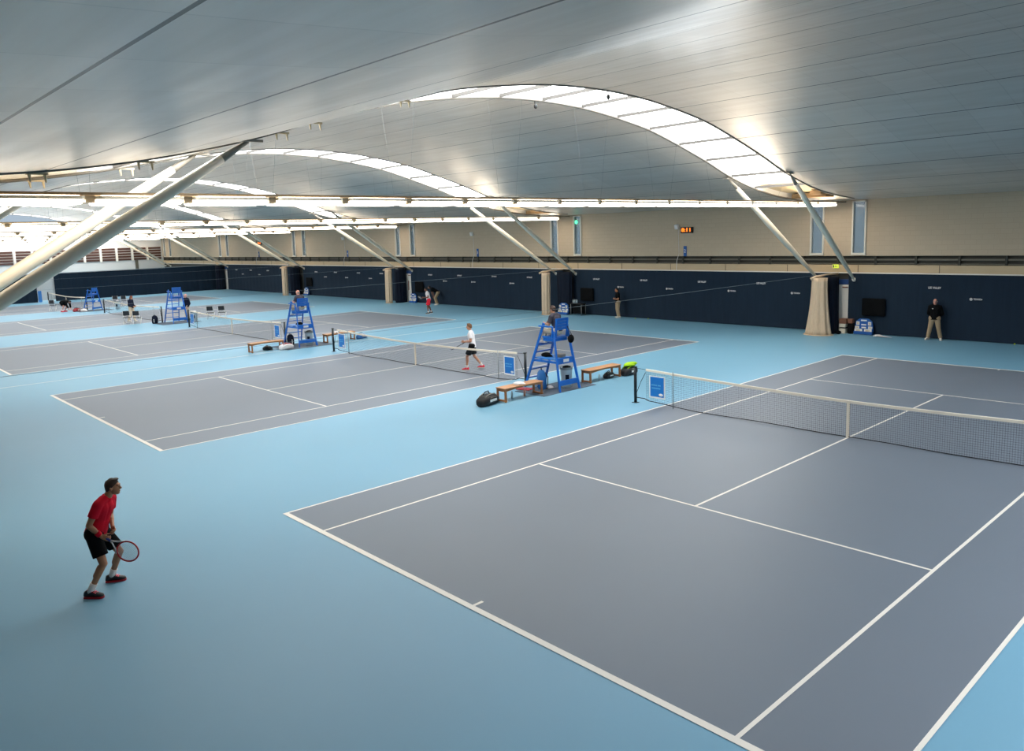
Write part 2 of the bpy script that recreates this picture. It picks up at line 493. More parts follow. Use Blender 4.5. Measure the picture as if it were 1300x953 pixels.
    while x > XL:
        b.box((x, WY+.1, 3.41), (.09, .12, .42), 1); x -= 1.754
    b.build('trim_2', ['recess_pipe', 'recess'], kind='structure')
    # tall strip windows
    n = 8
    for a, c in wins:
        w = thing('window_%d' % n, ((a+c)/2, WY, 0), kind='structure'); n += 1
        h = (c-a)/2; f = MB()
        f.box((-h+.035, -.01, (zw0+zw1)/2), (.07, .1, zw1-zw0)); f.box((h-.035, -.01, (zw0+zw1)/2), (.07, .1, zw1-zw0))
        f.box((0, -.01, zw0+.05), (2*h, .12, .1)); f.box((0, -.01, zw1-.03), (2*h, .1, .06)); f.build('frame', 'frame_white', w)
        MB().box((0, .06, (zw0+zw1)/2), (2*h-.1, .015, zw1-zw0-.1)).build('pane', 'glass', w)
    # end wall with louvres
    b = MB(); b.box((XL-.15, 0, 3.9), (.3, 40, 7.8)); b.build('wall_left', 'wall_white', kind='structure')
    n = 1
    y = 18.3
    while y > -17:
        t = thing('vent_louver', (XL, y-.925, 0), kind='structure')
        t.name = 'trim_%d' % (n+2); n += 1
        l = MB(); l.box((.02, 0, 4.2), (.04, 1.6, 1.65), 2)
        for i in range(5): l.box((.08, 0, 3.54+.33*i), (.06, 1.6, .24), 1, Matrix.Rotation(.2, 3, 'Y'))
        l.build('louver_slats', ['recess', 'louver', 'wall_white'], t)
        MB().box((.1, -.86, 4.2), (.2, .2, 1.75)).build('louver_post', 'white_paint', t)
        y -= 1.85
    b = MB(); b.box((XL+.4, 15.0, 1.7), (.3, .3, 3.4)); b.build('column_left', 'recess_pipe', kind='structure')
    b = MB(); b.box(((XL+XR)/2, YF-.15, 1.4), (XR-XL, .3, 2.8), 0); b.box(((XL+XR)/2, YF-.15, 5.3), (XR-XL, .3, 5.0), 1); b.build('wall_front', ['navy', 'block'], kind='structure')
    b = MB(); b.box((XR+.15, 0, 4.9), (.3, 40, 9.8)); b.build('wall_right', 'navy', kind='structure')
setting()

# ------------------------------------------------------------------ roof struts
def struts():
    def one(name, m_, sx, sy):
        r = thing(name, (m_, 0, 0))
        lo = V((sx*.87, sy*18.35, 2.5)); hi = V((sx*1.36, sy*11.1, zc(11.1)-.03)); d = (hi-lo)
        k = MB(); ts = [0, .06, .2, .4, .6, .8, .92]
        rs = [.05, .07, .105, .13, .13, .108, .085]
        k.tube([lo+d*t for t in ts], rs, 16); k.build('tube', 'strut', r)
        e = MB(); e.tube([lo+d*.92, lo+d*1.0], [.085, .03], 16); e.box(hi, (.22, .5, .05)); e.build('end_cone', 'strut_end', r)
        MB().tube([lo-d.normalized()*.03, lo+d*.012], [.085, .085], 12).build('foot_collar', 'white_paint', r)
        return r
    where = ['above the door with the brown boxes', 'above the second black wall screen', 'above the door by the red-shorts player',
             'above the fourth gathered net', 'above the end of the navy end curtain', 'beyond the end curtain']
    for k in range(6):
        for sx in (-1, 1):
            r = one('roof_strut', mid(k), sx, 1)
            tag(r, 'white roof strut %s, %s of the pair' % (where[k], 'nearer' if sx > 0 else 'farther'), 'strut', 'back wall roof struts')
    for k in range(2):
        for sx in (-1, 1):
            r = one('roof_strut', mid(k), sx, -1)
            tag(r, ('big white tubular strut crossing close to the camera, %s one' % ('lower' if sx > 0 else 'upper')) if k == 0 else
                'pale strut glimpsed behind the two big tubular ones, %s of its pair' % ('lower' if sx > 0 else 'upper'), 'strut', 'front roof struts')
struts()

# ------------------------------------------------------------------ luminaire rows
def lights():
    def plan(w, l, r, n=5):
        pts = []
        for cx, cy, a0 in ((w/2-r, l/2-r, 0), (-w/2+r, l/2-r, PI/2), (-w/2+r, -l/2+r, PI), (w/2-r, -l/2+r, 1.5*PI)):
            for i in range(n+1):
                a = a0+PI/2*i/n; pts.append((cx+r*math.cos(a), cy+r*math.sin(a)))
        return pts
    hm = MB(); hm.prism(plan(.86, 1.66, .12), 2, .06, .12); hm.box((0, 0, .15), (.1, 1.2, .08)); hme = hm.mesh('housing', 'housing')
    def diff():
        d = MB(); pl = plan(.38, 1.6, .14)
        rings = []
        for z, k in ((.06, 1.0), (.02, 1.0), (-.015, .93), (-.03, .78)): rings.append([(x*k if True else x, y*(1-(1-k)*.3), z) for x, y in pl])
        d.loft(rings, 0, True, cap=True); return d.mesh('diffuser', 'lamp')
    dme = diff()
    sme = MB().box((0, 0, .025), (.07, 1.58, .06)).mesh('spine', 'spine')
    ume = MB().box((-.24, 0, .125), (.3, 1.45, .012)).box((.24, 0, .125), (.3, 1.45, .012)).mesh('added_fill_panel', 'added_fill')  # unseen glowing panels facing up, added to light the ceiling
    def proto():
        t = thing('hanging_light_fitting')
        link('housing', hme, t)
        for sx in (-1, 1): link('diffuser', dme, t, (sx*.225, 0, 0))
        link('spine', sme, t); link('added_fill_panel', ume, t)
        return t
    p = proto(); first = True
    jme = MB().box((0, 0, 0), (.62, .165, .13), 0).mesh('junction_box', 'rail_beige')
    for k in range(6):
        x = mid(k)
        r = thing('hanging_light_rail', (x, 0, 0), label='beige trunking beam carrying the %s row of lights counted from the camera' % ORD[k], cat='light trunking', group='light trunking beams')
        b = MB()
        for sx in (-1, 1): b.box((sx*.34, .2, 6.125), (.09, 36.6, .05))
        b.build('beam', 'rail_brown', r)
        for i in range(-9, 10): link('junction_box', jme, r, (0, i*1.848+.924, 6.03))
        for i in range(-8, 9, 2):
            y = i*1.848+.924
            for sx in (-1, 1):
                MB().tube([(sx*.34, y, 6.15), (sx*.8, y, zc(y)+.4)], .002, 5).build('suspension_wire', 'wire_thin', r) if abs(y) < 13 else MB().tube([(sx*.34, y, 6.15), (sx*.5, y, zc(y)+.26)], .002, 5).build('suspension_wire', 'wire_thin', r)
        for n, i in enumerate(range(9, -10, -1)):
            t = p if first else copy_tree(p); first = False
            t.location = (x, i*1.848, 5.96)
            tag(t, 'lit white twin light fitting, %s from back wall in %s row from camera' % (ORD[n], ORD[k]), 'light fitting', 'suspended light fittings')
lights()

# small hooks on the skylight edges and wires between courts
def brackets():
    def hook(x, y, z, lab):
        t = thing('hanging_bracket', (x, y, z), label=lab, cat='bracket', group='skylight edge brackets')
        b = MB(); b.box((0, 0, -.02), (.04, .34, .04)); b.build('bracket_bar', 'soffit_beige', t)
        for s in (-1, 1):
            MB().cone((0, s*.12, -.03), (0, s*.12+.01, -.17), .03, .012, 8).build('prong', 'soffit_beige', t)
    L = [(mid(0)+1.2, -14.9, 'small two-pronged bracket hanging by the brown duct recess near the front eaves'),
         (mid(0)+1.2, -13.1, 'small two-pronged bracket under the soffit left of the big strut heads'),
         (mid(0)-1.2, -14.4, 'small two-pronged bracket on the farther edge of the first duct recess'),
         (mid(0)-1.2, -12.7, 'small two-pronged bracket by the second duct recess, farther edge'),
         (mid(0)+1.2, -10.3, 'small pale bracket just past the strut head on the skylight edge'),
         (mid(0)+1.2, -9.5, 'second small pale bracket past the strut head on the skylight edge'),
         (mid(0)+1.2, -7.1, 'small pale bracket where the first skylight arch emerges')]
    for x, y, l in L: hook(x, y, zc(y)-.02, l)
    for i, (x, y, l) in enumerate(((mid(0)+1.2, .3, 'small black sensor hanging from upper edge of the first skylight arch'), (mid(0)-1.2, -.37, 'small dark sensor hanging from lower edge of the first skylight arch'))):
        t = thing('ceiling_sensor', (x, y, zc(y)), label=l, cat='sensor')
        MB().tube([(0, 0, 0), (0, 0, -.12)], .015, 6).build('stem', 'black', t); MB().ell((.03, 0, -.19), (.06, .06, .08)).build('sensor_head', 'black', t)
    for k in range(5):
        pts = [(mid(k), -18.7+37*i/16, 2.83-.06*math.sin(PI*i/16)) for i in range(17)]
        MB().tube(pts, .004, 6).build('divider_cable', 'wire', label='taut pale cable strung across the hall, %s from the camera' % ORD[k], cat='cable', group='divider net cables')
brackets()

# ------------------------------------------------------------------ curtains and back-wall furniture
def wavy(x0, x1, y, z0, z1, amp, wl, along='x', ph=0, nz=4):
    L = abs(x1-x0); n = max(8, int(L/wl*8)); b = MB(); rows = []
    for j in range(nz+1):
        z = z1+(z0-z1)*j/nz; row = []
        for i in range(n+1):
            u = x0+(x1-x0)*i/n; a = amp*(.5+.5*j/nz)
            d = a*math.sin(u/wl*2*PI+ph)+a*.5*math.sin(u/wl*2*PI*.37+1.3+ph)
            row.append((u, y+d, z) if along == 'x' else (y+d, u, z))
        rows.append(row)
    return b.loft(rows, 0, True, closed=False)
def bundle(cx, cy, z0, z1, top, bot, folds, amp, flare=2.2, lean=(0, 0)):
    b = MB(); rings = []; n = folds*8
    for j in range(15):
        t = j/14; z = z1+(z0-z1)*t; e = t**flare
        rx = top[0]+(bot[0]-top[0])*e; ry = top[1]+(bot[1]-top[1])*e; ring = []
        for i in range(n):
            a = 2*PI*i/n; k = 1+amp*math.cos(folds*a+.6*math.sin(3*a))*(.6+.4*t)
            ring.append((cx+lean[0]*e+rx*k*math.cos(a), cy+lean[1]*e+ry*k*math.sin(a), z))
        rings.append(ring)
    return b.loft(rings, 0, True, cap=True)

def backwall():
    desc = ['behind the legs-apart official with hands behind back', 'behind the official standing alone by two tennis balls',
            'behind the red-shorts player', 'behind the grey-shirted umpire on the second chair', 'in the far corner next to the end curtain']
    for j in range(5):
        x0 = -P*j-8.77+.62; x1 = -P*j+8.77-.25
        if j == 0: x1 = XR
        wavy(x0, x1, WY-.07, .015, 2.8, .007, .8, ph=j).build('backdrop_curtain', 'navy', label='navy backdrop curtain with small white logos, '+desc[j], cat='curtain', group='back wall curtains')
    # logos on the curtains
    up = {0: [-4.37, -.72], 1: [-6.18, -2.56, 1.38, 4.91], 2: [-5.51, -1.95, 1.9, 5.47], 3: [-5.6, -2.1, 1.75, 5.3], 4: [-5.6, -2.0, 2.0]}
    lo = {0: [-2.72], 1: [-4.27, -.74, 3.23, 6.79], 2: [-3.68, -.36, 3.74], 3: [-3.9, -.2, 3.6], 4: [-4.0, 0.0]}
    um = text_mesh('banner_word', 'LEE VALLEY', .125, 'lettering', w=.52, bold=.004); ume = um.data; bpy.data.objects.remove(um)
    lm_ = text_mesh('logo_word', 'TENNIS', .1, 'lettering', w=.27, bold=.003); lme = lm_.data; bpy.data.objects.remove(lm_)
    dme = MB().ell((0, 0, 0), (.06, .006, .06), 0, 20, 10).mesh('logo_disc', 'lettering')
    aro = MB().prism([(.17, -.04), (.24, 0), (.17, .04)], 1, -.004, .004).mesh('logo_point', 'lettering')
    for j in range(5):
        near = desc[j].replace('behind', 'above') if False else 'on the %s navy curtain from the camera' % ORD[j]
        for n, dx in enumerate(sorted(up[j], reverse=True)):
            t = thing('curtain_lettering', (-P*j+dx, WY-.115, 2.23), label='white upper wordmark %s, %s one along' % (near, ORD[n]), cat='lettering', group='white curtain wordmarks')
            link('letters', ume, t)
        for n, dx in enumerate(sorted(lo[j], reverse=True)):
            t = thing('curtain_logo', (-P*j+dx, WY-.115, 1.79), label='small white disc logo %s, %s one along' % (near, ORD[n]), cat='logo', group='white curtain disc logos')
            link('disc', dme, t, (-.2, 0, 0)); link('letters', lme, t, (.02, 0, 0)); link('point', aro, t, (.0, 0, 0))
    bl = ['beside the stack of brown boxes', 'behind the umpire in the first high chair', 'by the door near the red-shorts player', 'beyond the second umpire chair', 'at the far corner by the end curtain']
    for k in range(5):
        x = mid(k)
        # gathered cream net and navy drape on a short arm
        if k < 4:
            top, bot = ((.34, .3), (.57, .45)) if k == 0 else ((.27, .26), (.26, .26))
            cx = x-.12 if k == 0 else x-.45; cy = 16.95
            t = thing('divider_net', (cx, cy, 0), label='gathered cream divider net hanging at back wall '+bl[k], cat='net curtain', group='gathered divider nets')
            bundle(0, 0, .01, 2.66, top, bot, 9, .1, 2.0 if k == 0 else 1.2, (0, -.05)).build('netting', 'cream_net', t)
            h = MB(); h.tube([(-.3, -.3, 2.62), (-.1, -.15, 2.72), (.05, .4, 2.77), (.25, 1.3, 2.79)], [.06, .075, .045, .04], 10); h.build('heading', 'cream_net', t)
            if k < 2 or True:
                f = MB(); ring = []
                for rr, z in ((1.0, .02), (1.12, .05), (1.22, .012)):
                    ring.append([(bot[0]*rr*math.cos(2*PI*i/40)*(1+.06*math.sin(i*2.3)), -.05+bot[1]*rr*math.sin(2*PI*i/40)*(1+.06*math.sin(i*1.7)), z) for i in range(40)])
                f.loft(ring, 0, True); f.build('hem', 'cream_net', t)
        nx = x+.12 if k == 0 else (x-.02 if k != 1 else x+.2)
        top, bot = ((.2, .45), (.24, .45)) if k == 0 else (((.62, .27), (.55, .25)) if k == 1 else ((.3, .5), (.28, .5)))
        bundle(nx, 17.78 if k != 1 else 17.98, .01, 2.66, top, bot, 10, .07, 1.3).build('divider_drape', 'navy_dark', label='dark navy drape bunched at back wall '+bl[k], cat='curtain', group='bunched navy drapes')
        # door leaf
        if k in (0, 2, 4):
            d = thing('door_%d' % (k//2+1), (x+.3, WY-.05, 0), kind='structure')
            MB().box((0, 0, 1.14), (.66, .05, 2.26), bev=.01).build('door_leaf', 'door_white', d)
            f = MB(); f.box((0, .02, 2.4), (.9, .08, .24)); f.build('door_lintel', 'lintel_blue', d)
            MB().box((.18, -.05, 2.15), (.26, .05, .06)).build('door_closer', 'carton', d)
            if k == 2: MB().box((.02, -.04, 1.35), (.1, .03, .75)).build('door_panel', 'carton', d)
        # black screen
        if k < 4:
            s = thing('wall_screen', (x+1.85, WY-.2, 1.27), label='black covered wall screen on navy curtain '+bl[k], cat='screen', group='black wall screens')
            b = MB(); b.box((0, .03, 0), (1.05, .12, .8), bev=.03); b.build('cover', 'black_cloth', s)
            MB().box((0, -.035, .02), (.92, .02, .66), bev=.008).build('screen_face', 'black_cloth', s)
        # blue rack of printed cards
        if k < 4:
            rx = x+1.5 if k != 1 else x+.5; ry = 18.06 if k != 1 else 17.5
            if k == 2: rx = x+1.2
            t = thing('display_rack', (rx, ry, 0), label='blue rack of white cards at back wall '+bl[k], cat='rack', group='blue card racks')
            b = MB()
            b.prism([(-.42, .02), (.42, .02), (.42, .3), (.36, .62), (.2, .74), (-.2, .74), (-.36, .62), (-.42, .3)], 1, .0, .06)
            b.box((0, -.02, .09), (.84, .2, .14), bev=.01); b.build('rack_body', 'board_blue', t)
            for cx, cz, w, h in ((-.27, .52, .14, .16), (.27, .52, .14, .16), (-.3, .33, .18, .11), (.3, .33, .18, .11), (-.22, .2, .34, .13), (.22, .2, .34, .13)):
                c = MB(); c.box((cx, -.01-.06*(cz < .25), cz), (w, .05, h), bev=.006); c.build('printed_card', 'white', t)
                MB().box((cx, -.04-.06*(cz < .25), cz), (w*.6, .012, h*.6)).build('card_picture', 'picture_brown', t)
            for cz, w in ((.66, .26), (.46, .22), (.33, .2)):
                MB().box((0, -.01, cz), (w, .03, .06)).build('name_strip', 'white', t)
    # items by the first door
    t = thing('carton', (-8.2, 18.02, 0), label='white carton at the bottom of the pile by the white door', cat='box', group='cartons by the white door')
    MB().box((0, 0, .12), (.29, .3, .24), bev=.01).build('carton_body', 'carton_white', t)
    t = thing('carton', (-8.2, 18.02, .242), label='second white carton in the pile by the white door', cat='box', group='cartons by the white door')
    b = MB(); b.box((0, 0, .03), (.27, .28, .06), 1); b.box((0, 0, .14), (.29, .3, .16), 0, bev=.01); b.build('carton_body', ['carton_white', 'black'], t)
    t = thing('carton', (-8.19, 18.02, .465), label='brown carton topping the pile by the white door', cat='box', group='cartons by the white door')
    MB().box((0, 0, .12), (.34, .3, .24), bev=.01).build('carton_body', 'carton', t)
    t = thing('bin_bag', (-7.87, 18.05, 0), label='black upright sack between white cartons and blue rack', cat='bag')
    b = MB(); b.loft([[(r*math.cos(2*PI*i/16), .8*r*math.sin(2*PI*i/16), z) for i in range(16)] for r, z in ((.11, .0), (.15, .1), (.15, .35), (.12, .46), (.06, .5))], 0, True, cap=True); b.build('sack', 'black_cloth', t)
    t = thing('carton', (-7.87, 18.05, .5), label='small brown carton sitting on the black sack', cat='box')
    MB().box((0, 0, .1), (.22, .24, .2), bev=.01).build('carton_body', 'carton', t)
    t = thing('sack', (-8.6, 17.05+.75, 0), label='small black bundle on floor by the white door foot', cat='bag')
    MB().ell((.36, -.22, .09), (.13, .12, .09)).build('bundle', 'black_cloth', t)
    t = thing('towel', (-6.3, 17.6, 0), label='white towel dropped on floor below the first black screen', cat='towel')
    b = MB(); b.loft([[(x, y*w, h*(1-abs(y)*1.3)+.012) for y in (-.5, -.25, 0, .25, .5)] for x, w, h in ((-.35, .1, .02), (-.25, .35, .1), (-.05, .36, .11), (.08, .2, .06), (.3, .12, .04), (.48, .06, .01))], 0, True, closed=False); b.build('towel_cloth', 'white_cloth', t)
    # low stool/table with bottles by second screen
    t = thing('side_table', (-24.8, 17.75, 0), label='black cloth-covered side table under the second black wall screen', cat='table')
    MB().box((0, 0, .72), (.95, .45, .05)).build('table_top', 'black', t); MB().box((.05, .05, .4), (.8, .3, .62), bev=.03).build('table_cloth', 'black_cloth', t)
    for sx in (-1, 1):
        for sy in (-1, 1): MB().tube([(sx*.44, sy*.19, 0), (sx*.44, sy*.19, .7)], .02, 8).build('leg', 'grey_metal', t)
    for i in range(3):
        o = MB(); o.loft([[(r*math.cos(2*PI*q/12), r*math.sin(2*PI*q/12), z) for q in range(12)] for r, z in ((.035, 0), (.037, .12), (.03, .17), (.014, .2), (.014, .24))], 0, True, cap=True)
        o.build('water_bottle', 'clear_plastic', loc=(-25.1+.15*i, 17.65, .747), label='clear water bottle on the black side table, %s from the drape' % ORD[i], cat='bottle', group='bottles on the side table')
    # exit sign, clock, court numbers, loudspeakers
    t = thing('exit_sign', (-8.79, WY-.06, 3.13), label='small yellow-green exit sign on the pale band above the first door', cat='sign')
    MB().box((0, 0, 0), (.28, .07, .17), bev=.01).build('sign_face', 'sign_yellow', t)
    b = MB(); b.box((-.08, -.045, 0), (.06, .01, .12)); b.ell((.02, -.045, .04), (.02, .008, .02)); b.box((.02, -.045, -.01), (.025, .01, .08)); b.box((.09, -.045, 0), (.07, .01, .02)); b.build('sign_symbol', 'recess', t)
    t = thing('green_sign', (mid(1)+1.02, WY-.12, 5.75), label='small round green lit exit sign at the top of a strip window', cat='sign')
    MB().ell((0, 0, 0), (.13, .04, .13)).build('sign_face', 'sign_green', t)
    for x, dig, name in ((-17.3, '2', 'second'), (-34.95, '3', 'third'), (-52.6, '4', 'fourth'), (-70.1, '5', 'fifth')):
        t = thing('court_number_sign', (x, WY-.03, 3.9), label='narrow blue court number sign showing %s on the block wall' % dig, cat='sign', group='court number signs')
        MB().box((0, 0, 0), (.2, .03, .56), bev=.008).build('sign_plate', 'sign_blue', t)
        o = text_mesh('sign_digit', dig, .26, 'white', t); o.location = (0, -.02, 0)
        t = thing('loudspeaker', (x-.45, WY-.16, 5.25), label='small pale wall loudspeaker with cable above court number sign %s' % dig, cat='loudspeaker', group='wall loudspeakers')
        b = MB(); b.box((0, 0, 0), (.22, .2, .26), 0, Matrix.Rotation(.25, 3, 'X'), bev=.02); b.build('speaker_cabinet', 'white', t)
        MB().box((0, .12, 0), (.06, .1, .06)).build('speaker_mount', 'grey_metal', t)
        MB().tube([(.02, .12, -.1), (.02, .14, -.9), (.05, .13, -1.5), (-.02, .02, -1.85), (-.06, .02, -2.4)], .012, 6).build('speaker_cable', 'white', t)
    for x, lab in ((-17.15, 'second'), (-69.62, 'fifth')):
        t = thing('digital_clock', (x, WY-.07, 5.05), label='black wall clock with orange LED digits above the %s court' % lab, cat='clock', group='orange wall clocks')
        MB().box((0, 0, 0), (.78, .1, .32), bev=.01).build('clock_case', 'black', t)
        o = text_mesh('clock_digits', '8:11', .27, 'led', t, w=.58, bold=.006); o.location = (0, -.06, 0)
    # tennis balls by the wall
    for i, (x, y, l) in enumerate(((-20.36, 17.8, 'yellow tennis ball on floor just beside the lone standing official'), (-19.66, 18.1, 'yellow tennis ball on floor second from the lone standing official'), (-1.2, 18.15, 'yellow tennis ball alone by the curtain foot beyond the arms-folded official'))):
        b = MB(); b.ell((0, 0, .034), (.034, .034, .034), 0, 16, 10); b.build('tennis_ball', 'ball', loc=(x, y, 0), label=l, cat='ball', group='stray tennis balls')
    # end curtain
    X = -79.35
    wavy(1.25, 18.25, X, .01, 2.72, .02, .6, 'y').build('end_curtain', 'navy', label='long navy curtain closing the far end, running to the back wall', cat='curtain')
    wavy(-18.5, -.3, X, .01, 2.72, .02, .6, 'y').build('end_curtain', 'navy', label='navy end curtain on the near side of the white panel, behind the big strut', cat='curtain')
    t = thing('screen_panel', (X-.25, .5, 0), label='tall pale panel with blue foot in the gap of the end curtains', cat='panel')
    MB().box((0, 0, 1.6), (.06, 1.9, 2.9)).build('panel_sheet', 'wall_white', t); MB().box((.05, -.55, .55), (.05, .3, 1.1)).build('panel_foot', 'chair_lblue', t)
    b = MB(); b.tube([(X, -18.6, 2.76), (X, 18.3, 2.76)], .025, 8); b.build('end_curtain_rail', 'wire', label='thin rail along the top of the navy end curtains', cat='rail')
    # little red chair parts near far door
    t = thing('fire_extinguisher', (mid(4)+.12, 18.0-.35, 0), label='small red extinguisher at far corner beside the white strip door', cat='fire extinguisher')
    MB().tube([(0, 0, 0.02), (0, 0, .45), (0, 0, .52)], [.08, .08, .03], 12).build('cylinder', 'racket_red', t); MB().box((0, 0, .56), (.05, .14, .06)).build('valve', 'black', t)
backwall()

# ------------------------------------------------------------------ nets
def nets():
    ztop = lambda x: .92+.15*(abs(x)/6.4)**1.6
    zbot = lambda x: .035+.02*math.sin(x*2.1)*(1 if abs(x) > 4 else .4)+.10*max(0, (abs(x)-4.9)/1.4)
    xa = 6.0; w = .0022; b = MB(); nvx = int(2*xa/.05)
    for i in range(nvx+1):
        x = -xa+2*xa*i/nvx; b.quad((x-w, 0, zbot(x)), (x+w, 0, zbot(x)), (x+w, 0, ztop(x)), (x-w, 0, ztop(x)))
    nr = 18; nseg = 48
    for r in range(nr+1):
        for i in range(nseg):
            x0 = -xa+2*xa*i/nseg; x1 = -xa+2*xa*(i+1)/nseg; q = r/nr
            za = zbot(x0)+(ztop(x0)-zbot(x0))*q; zb = zbot(x1)+(ztop(x1)-zbot(x1))*q
            b.quad((x0, 0, za-w), (x1, 0, zb-w), (x1, 0, zb+w), (x0, 0, za+w))
    mesh_me = b.mesh('net_mesh', 'net_cord')
    b = MB(); n = 64; rings = []
    for i in range(n+1):
        x = -xa+2*xa*i/n; z = ztop(x); rings.append([(x, -.014, z-.06), (x, .014, z-.06), (x, .016, z), (x, 0, z+.012), (x, -.016, z)])
    b.loft(rings, 0, False, cap=True); band_me = b.mesh('headband', 'tape')
    b = MB(); b.tube([(-6.38+12.76*i/80, 0, zbot(-6.38+12.76*i/80) if abs(-6.38+12.76*i/80) < 6 else .16) for i in range(81)], .014, 6); low_me = b.mesh('bottom_cord', 'net_edge')
    sx_me = MB().box((0, -.022, .47), (.055, .008, .9)).box((0, .022, .47), (.055, .008, .9)).mesh('centre_strap', 'tape')
    b = MB(); b.tube([(0, 0, 0), (0, 0, 1.06)], .045, 14); b.box((0, 0, 1.075), (.08, .08, .03)); b.box((0, 0, .006), (.16, .16, .012)); post_me = b.mesh('post', 'post_green')
    st_me = MB().tube([(0, -.03, 0), (0, -.03, 1.07)], .013, 8).mesh('singles_stick', 'grey_metal')
    cd_me = MB().tube([(-6.4, 0, 1.05), (-5.98, 0, ztop(6)-.02)], .006, 5).tube([(6.4, 0, 1.05), (5.98, 0, ztop(6)-.02)], .006, 5).tube([(-6.36, 0, .3), (-6.2, .0, .65), (-6.02, 0, .95)], .008, 5).tube([(6.36, 0, .3), (6.2, 0, .65), (6.02, 0, .95)], .008, 5).mesh('net_cord', 'net_edge')
    cl_me = MB().tube([(0, -.045, .95), (.03, -.09, .6), (.06, -.05, .35), (.03, -.05, .12)], .008, 5).mesh('winder_strap', 'net_edge')
    names = ['first from the camera, on the largest slate court', 'second from the camera, in front of the walking white-shirted player', 'third from the camera, ending at the second umpire chair',
             'fourth from the camera, behind the strolling official', 'fifth and last, before the navy end curtain']
    for j in range(5):
        t = thing('tennis_net', (-P*j, 0, 0), label='tennis net with white headband, '+names[j], cat='tennis net', group='tennis nets')
        link('net_mesh', mesh_me, t); link('headband', band_me, t); link('bottom_cord', low_me, t); link('centre_strap', sx_me, t); link('tension_cord', cd_me, t)
        for s in (-1, 1):
            p = link('post', post_me, t, (s*6.4, 0, 0)); link('winder_strap', cl_me, p, (.0, 0, 0))
            link('singles_stick', st_me, t, (s*5.03, 0, 0))
    # blue banners hung on the nets
    bn = [(0, -5.58, 'on the first net beside its dark post'), (1, -5.6, 'on the second net at its far post'), (1, 5.63, 'on the second net behind the low bench with towel'),
          (2, -5.75, 'on the third net beside the bald official'), (2, 5.6, 'on the third net beside the second umpire chair')]
    for j, x, l in bn:
        t = thing('net_banner', (-P*j+x, -.035, .56), label='blue square banner with white border '+l, cat='banner', group='blue net banners')
        MB().box((0, 0, 0), (.56, .008, .66)).build('border', 'white', t)
        f = MB().box((0, -.006, 0.01), (.48, .006, .58)).build('face', 'banner_blue', t)
        b = MB()
        for i, (xx, ww) in enumerate(((-.1, .2), (.08, .1))): b.box((xx, -.011, .06), (ww, .004, .035))
        b.box((-.03, -.011, -.03), (.3, .004, .03)); b.build('faint_lines', 'banner_pale', t)
        MB().ell((.14, -.01, -.21), (.075, .004, .04)).build('logo_patch', 'white', t)
        if j == 0 or True:
            MB().box((0, .006, 0), (.54, .006, .64)).build('back_sheet', 'banner_blue', t)
nets()

# ------------------------------------------------------------------ umpire chairs, benches, chairs
def umpire_chair(x, y, rz, label):
    # ladder front faces local -X, seat looks to -X
    t = thing('umpire_chair', (x, y, 0), rz, label=label, cat='umpire chair', group='tall blue umpire chairs')
    fb, ft = V((-.85, 0, 0)), V((-.02, 0, 2.2)); bb, bt = V((.78, 0, 0)), V((.42, 0, 1.95))
    fy0, fy1 = .47, .33
    for s in (-1, 1):
        MB().bar(fb+V((0, s*fy0, 0)), ft+V((0, s*fy1, 0)), .05, .075).build('leg', 'chair_blue', t)
        MB().bar(bb+V((0, s*fy0, 0)), bt+V((0, s*fy1, 0)), .05, .075).build('leg', 'chair_blue', t)
    fp = lambda z: fb+(ft-fb)*(z/2.2); fw = lambda z: fy0+(fy1-fy0)*z/2.2
    bp = lambda z: bb+(bt-bb)*(z/1.95)
    for z in (.32, .62, .92, 1.22, 1.5):
        p = fp(z); MB().box((p.x, 0, z), (.1, 2*fw(z), .035)).build('rung', 'chair_blue', t)
    p = bp(.28); MB().box((p.x, 0, .28), (.035, 2*fw(.28)+.03, .17)).build('rear_board', 'chair_blue', t)
    p = bp(.98); MB().box((p.x, 0, .98), (.035, 2*fw(.98)+.03, .2)).build('rear_board', 'chair_blue', t)
    o = MB().box((bp(.98).x+.022, .02, .98), (.006, .26, .1)).build('logo_plate', 'white', t)
    a, c = fp(1.02), bp(1.02)
    MB().box(((a.x+c.x)/2, 0, 1.03), (c.x-a.x, 2*fw(1.03)-.04, .035)).build('platform', 'chair_lblue', t)
    for s in (-1, 1):
        MB().bar((fp(.95).x, s*fw(.95), .95), (bp(.95).x, s*fw(.95), .95), .035, .07).build('side_rail', 'chair_blue', t)
        MB().box((.1, s*.37, 2.1), (.62, .07, .045), bev=.01).build('arm', 'chair_blue', t)
        MB().bar((.38, s*.36, 1.75), (.4, s*.36, 2.1), .04, .05).build('arm_post', 'chair_blue', t)
    MB().box((.16, 0, 1.74), (.56, .66, .045), bev=.01).build('seat', 'chair_blue', t)
    MB().box((.16, 0, 1.66), (.5, .62, .1)).build('seat_frame', 'chair_blue', t)
    bk = MB(); R = Matrix.Rotation(.12, 3, 'Y')
    for i in range(4): bk.box((.45+.012*i, 0, 2.02+.1*i), (.03, .58, .09), 0, R)
    for s in (-1, 1): bk.box((.47, s*.25, 2.03), (.04, .05, .6), 0, R)
    bk.build('backrest', 'chair_blue', t)
    MB().bar((fp(1.45).x-.12, 0, 1.45), (fp(1.45).x+.06, 0, 1.45), .6, .035, 0).build('footrest', 'chair_lblue', t)
    return t

